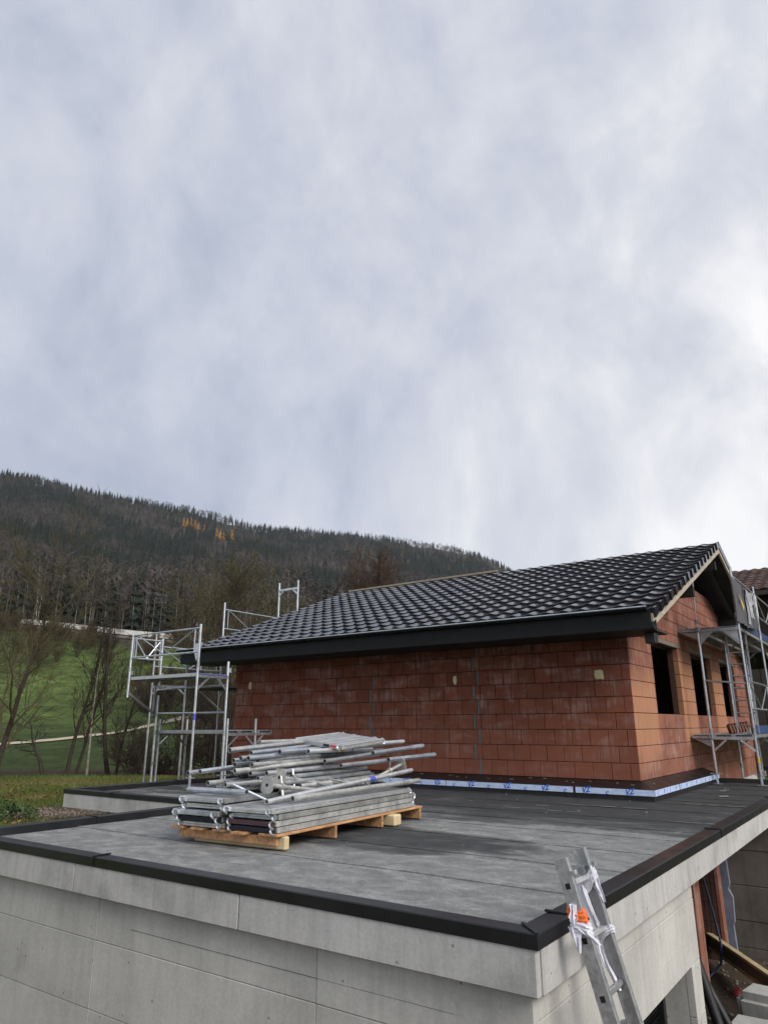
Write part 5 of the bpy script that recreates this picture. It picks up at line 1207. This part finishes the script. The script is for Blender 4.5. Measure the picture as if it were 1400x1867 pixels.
# ------------------------------------------------------------------ ground cover
def blades(n):
    a = g_.uniform(-.62, -.16, n); d = g_.uniform(10.5, 27.4, n); x_, y_ = to_xy(d, a); k_ = n//4; x_[:k_] = g_.uniform(-20, XL, k_); y_[:k_] = g_.uniform(-15, -3, k_); ok = ~((x_ > XE-.25) & (y_ > YE-.1)) & ~((x_ > XL-.2)) & (np.hypot((x_+10.2)/1.9, (y_+3.4)/1.6) > .8); x_, y_ = x_[ok], y_[ok]; z_ = height(x_, y_); n = len(x_)
    th = g_.uniform(0, 6.28, n); h = g_.uniform(.03, .10, n)*(.6+.9*fbm(x_*.8, y_*.8, 3, 4)); w = .012; dx, dy = np.cos(th)*w, np.sin(th)*w; lx_, ly_ = g_.normal(0, .03, n), g_.normal(0, .03, n)
    V = np.stack([np.stack([x_-dx, y_-dy, z_-.01], -1), np.stack([x_+dx, y_+dy, z_-.01], -1), np.stack([x_+lx_, y_+ly_, z_+h], -1)], 1).reshape(-1, 3); F = np.arange(3*n).reshape(-1, 3)
    mixv = (fbm(x_*.5, y_*.5, 4, 2) > .58+g_.normal(0, .08, n))[:, None]; c = np.where(mixv, np.array([.125, .110, .042]), np.array([.085, .110, .028]))*g_.uniform(.6, 1.35, (n, 1))
    o = link('grass', npmesh('grass', V, F, np.repeat(c, 3, 0)), 'blade'); o['kind'] = 'stuff'
blades(84000)
def stones(name, n, fn, s0, s1, mat):
    O = np.array([(1, 0, 0), (-1, 0, 0), (0, 1, 0), (0, -1, 0), (0, 0, 1), (0, 0, -1)], float); FO = np.array([(0, 2, 4), (2, 1, 4), (1, 3, 4), (3, 0, 4), (2, 0, 5), (1, 2, 5), (3, 1, 5), (0, 3, 5)])
    x_, y_ = fn(n); z_ = height(x_, y_); s_ = g_.uniform(s0, s1, n); j = g_.uniform(.6, 1.3, (n, 6, 1)); V = (O[None]*j)*s_[:, None, None]; V[:, :, 2] *= .6; th = g_.uniform(0, 6.28, n); X = V[:, :, 0]*np.cos(th)[:, None]-V[:, :, 1]*np.sin(th)[:, None]; Y = V[:, :, 0]*np.sin(th)[:, None]+V[:, :, 1]*np.cos(th)[:, None]
    V = np.stack([X+x_[:, None], Y+y_[:, None], V[:, :, 2]+z_[:, None]+.2*s_[:, None]], -1).reshape(-1, 3); F = (FO[None]+(np.arange(n)*6)[:, None, None]).reshape(-1, 3)
    o = link(name, npmesh(name, V, F), mat); o['kind'] = 'stuff'
stones('gravel', 1500, lambda n: (XE-.15-np.abs(g_.normal(0, .7, n)), g_.uniform(-2.2, 4.5, n)), .015, .055, 'stone')
stones('rubble', 420, lambda n: (-10.2+g_.normal(0, .8, n), -3.4+g_.normal(0, .7, n)),   .010, .035, 'lintel')
stones('dirt_clods', 500, lambda n: (g_.uniform(.2, 3., n), g_.uniform(-4.2, .9, n)), .01, .045, 'conc_dark')
# leaf litter on the lawn
n = 700; a = g_.uniform(-.62, -.3, n); d = g_.uniform(11, 22, n); x_, y_ = to_xy(d, a); keep = fbm(x_*.35, y_*.35, 3, 12) > .5; x_, y_ = x_[keep], y_[keep]; n = len(x_); z_ = height(x_, y_)+.06; th = g_.uniform(0, 6.28, n); s_ = g_.uniform(.02, .045, n)
V = np.stack([np.stack([x_+s_*np.cos(th+q), y_+s_*np.sin(th+q), z_+s_*.5*np.sin(3*q+th)], -1) for q in (0, 1.57, 3.14, 4.71)], 1).reshape(-1, 3)
o = link('leaf_litter', npmesh('leaf_litter', V, np.arange(4*n).reshape(-1, 4), np.repeat(np.array([.15, .095, .045])*g_.uniform(.5, 1.4, (n, 1)), 4, 0)), 'blade'); o['kind'] = 'stuff'
def leafmass(name, c, rad, n, label, cat, seed, size=(.04, .09), mat='leafy', group=None):
    g2 = np.random.default_rng(seed); u = g2.normal(0, 1, (n, 3)); u /= np.linalg.norm(u, axis=1)[:, None]; rr = g2.uniform(.35, 1, (n, 1))**.5; lump = 1+.25*np.sin(u[:, :1]*5+seed)+.2*np.sin(u[:, 1:2]*7+2); p = np.array(c)+u*rr*lump*np.array(rad); p[:, 2] = np.maximum(p[:, 2], c[2]-rad[2]*.9)
    a = g2.normal(0, 1, (n, 3)); a /= np.linalg.norm(a, axis=1)[:, None]; b = np.cross(a, g2.normal(0, 1, (n, 3))); b /= np.linalg.norm(b, axis=1)[:, None]; s_ = g2.uniform(*size, (n, 1))
    V = np.stack([p-a*s_, p+b*s_*.5, p+a*s_, p-b*s_*.5], 1).reshape(-1, 3); me = npmesh(name, V, np.arange(4*n).reshape(-1, 4)); o = thing(name, (c[0], c[1], c[2]-rad[2]), label, cat, group); q = link('leaves', me, mat, o); q.location = -Vector(o.location)
    S = branchset(seed, rad[2]*1.6, .03, 'bush'); q = link('stem', seg_mesh('stem', S[:400]), 'bark', o); return o
leafmass('low_shrub', (-9.75, -4.55, -.70), (.75, .55, .28), 1500, 'small dark green shrub beside the dirt heap at the roof corner', 'shrub', 3, (.02, .05))
leafmass('hedge', (3.6, 11.5, .2), (1.6, 1.6, 1.5), 5000, 'dark green hedge showing behind the right scaffold posts', 'hedge', 4, (.05, .11)); leafmass('hedge', (1.9, 14.2, .0), (1.3, 1.2, 1.3), 3500, 'lower green bush behind the brick gable corner', 'hedge', 6, (.05, .11))
# ------------------------------------------------------------------ neighbouring barn
bn = thing('barn', (2, 18, -1), 'old barn with brown tiled roof and dark walls behind the scaffold', 'barn')
YBr, ZBr, YBe, ZBe, X0_, X1_ = 20., 6.84, 16., 5.36, -3.5, 9.
part('wall', MB().box((X0_+.4, 17, -1.2), (X1_-.4, 23, 5.3)), 'barn_wall', bn)
part('roof_deck', MB().prism([(X0_, YBr, ZBr-.05), (X0_, YBe, ZBe-.05), (X0_, YBe, ZBe-.2), (X0_, YBr, ZBr-.3), (X0_, 24, ZBe-.2), (X0_, 24, ZBe-.05)], (X1_-X0_, 0, 0)), 'barn_wall', bn)
specs = []; sb = math.atan2(ZBr-ZBe, YBr-YBe); ln = math.hypot(ZBr-ZBe, YBr-YBe); rws = 13; bt_ = MB()
V = []; F = []; n = 5
for i in range(n+1): x1_ = .36*i/n; h = .025*math.cos(2*math.pi*i/n); V += [(x1_, 0, h), (x1_, .0, .05+h), (x1_, ln/rws+.05, .02+h)]
for i in range(n): F += [(3*i, 3*i+3, 3*i+4, 3*i+1), (3*i+1, 3*i+4, 3*i+5, 3*i+2)]
tm = MB().add(V, F).mesh('barn_tile'); rb2 = Matrix.Rotation(sb, 4, 'X')
for i in range(rws):
    for j in range(int((X1_-X0_)/.36)):
        p = (X0_+.36*j+.05, YBe+(ln*i/rws)*math.cos(sb), ZBe+(ln*i/rws)*math.sin(sb)-.02); vis = abs(p[0]+.2) < 1.2
        specs.append((0 if vis else 1, tm, T(p[0]+r_.uniform(-.01, .01), p[1], p[2]+r_.uniform(0, .012))@rb2))
pieces(bn, 'tile', specs, 'barn_tile', sum(q[0] == 0 for q in specs), 'tile_field')
for k in range(18): part('plank', MB().box((X0_+.5+k*.5, 16.96, -.6), (X0_+.5+k*.5+.47, 16.999, 5.2)), 'barn_wall', bn)

# ------------------------------------------------------------------ thin air haze
hm_ = MB().box((CAM.x-2750, CAM.y-2750, -6), (CAM.x+2750, CAM.y+2750, 640)).mesh('haze')
mt = bpy.data.materials.new('haze'); mt.use_nodes = True; mt.node_tree.nodes.clear()
vo = mt.node_tree.nodes.new('ShaderNodeVolumePrincipled'); oo = mt.node_tree.nodes.new('ShaderNodeOutputMaterial')
vo.inputs['Color'].default_value = (.80, .86, .96, 1); vo.inputs['Density'].default_value = .00006; vo.inputs['Anisotropy'].default_value = 0
mt.node_tree.links.new(vo.outputs[0], oo.inputs['Volume']); hm_.materials.append(mt)
hz_ = bpy.data.objects.new('haze', hm_); col.objects.link(hz_); hz_['kind'] = 'stuff'
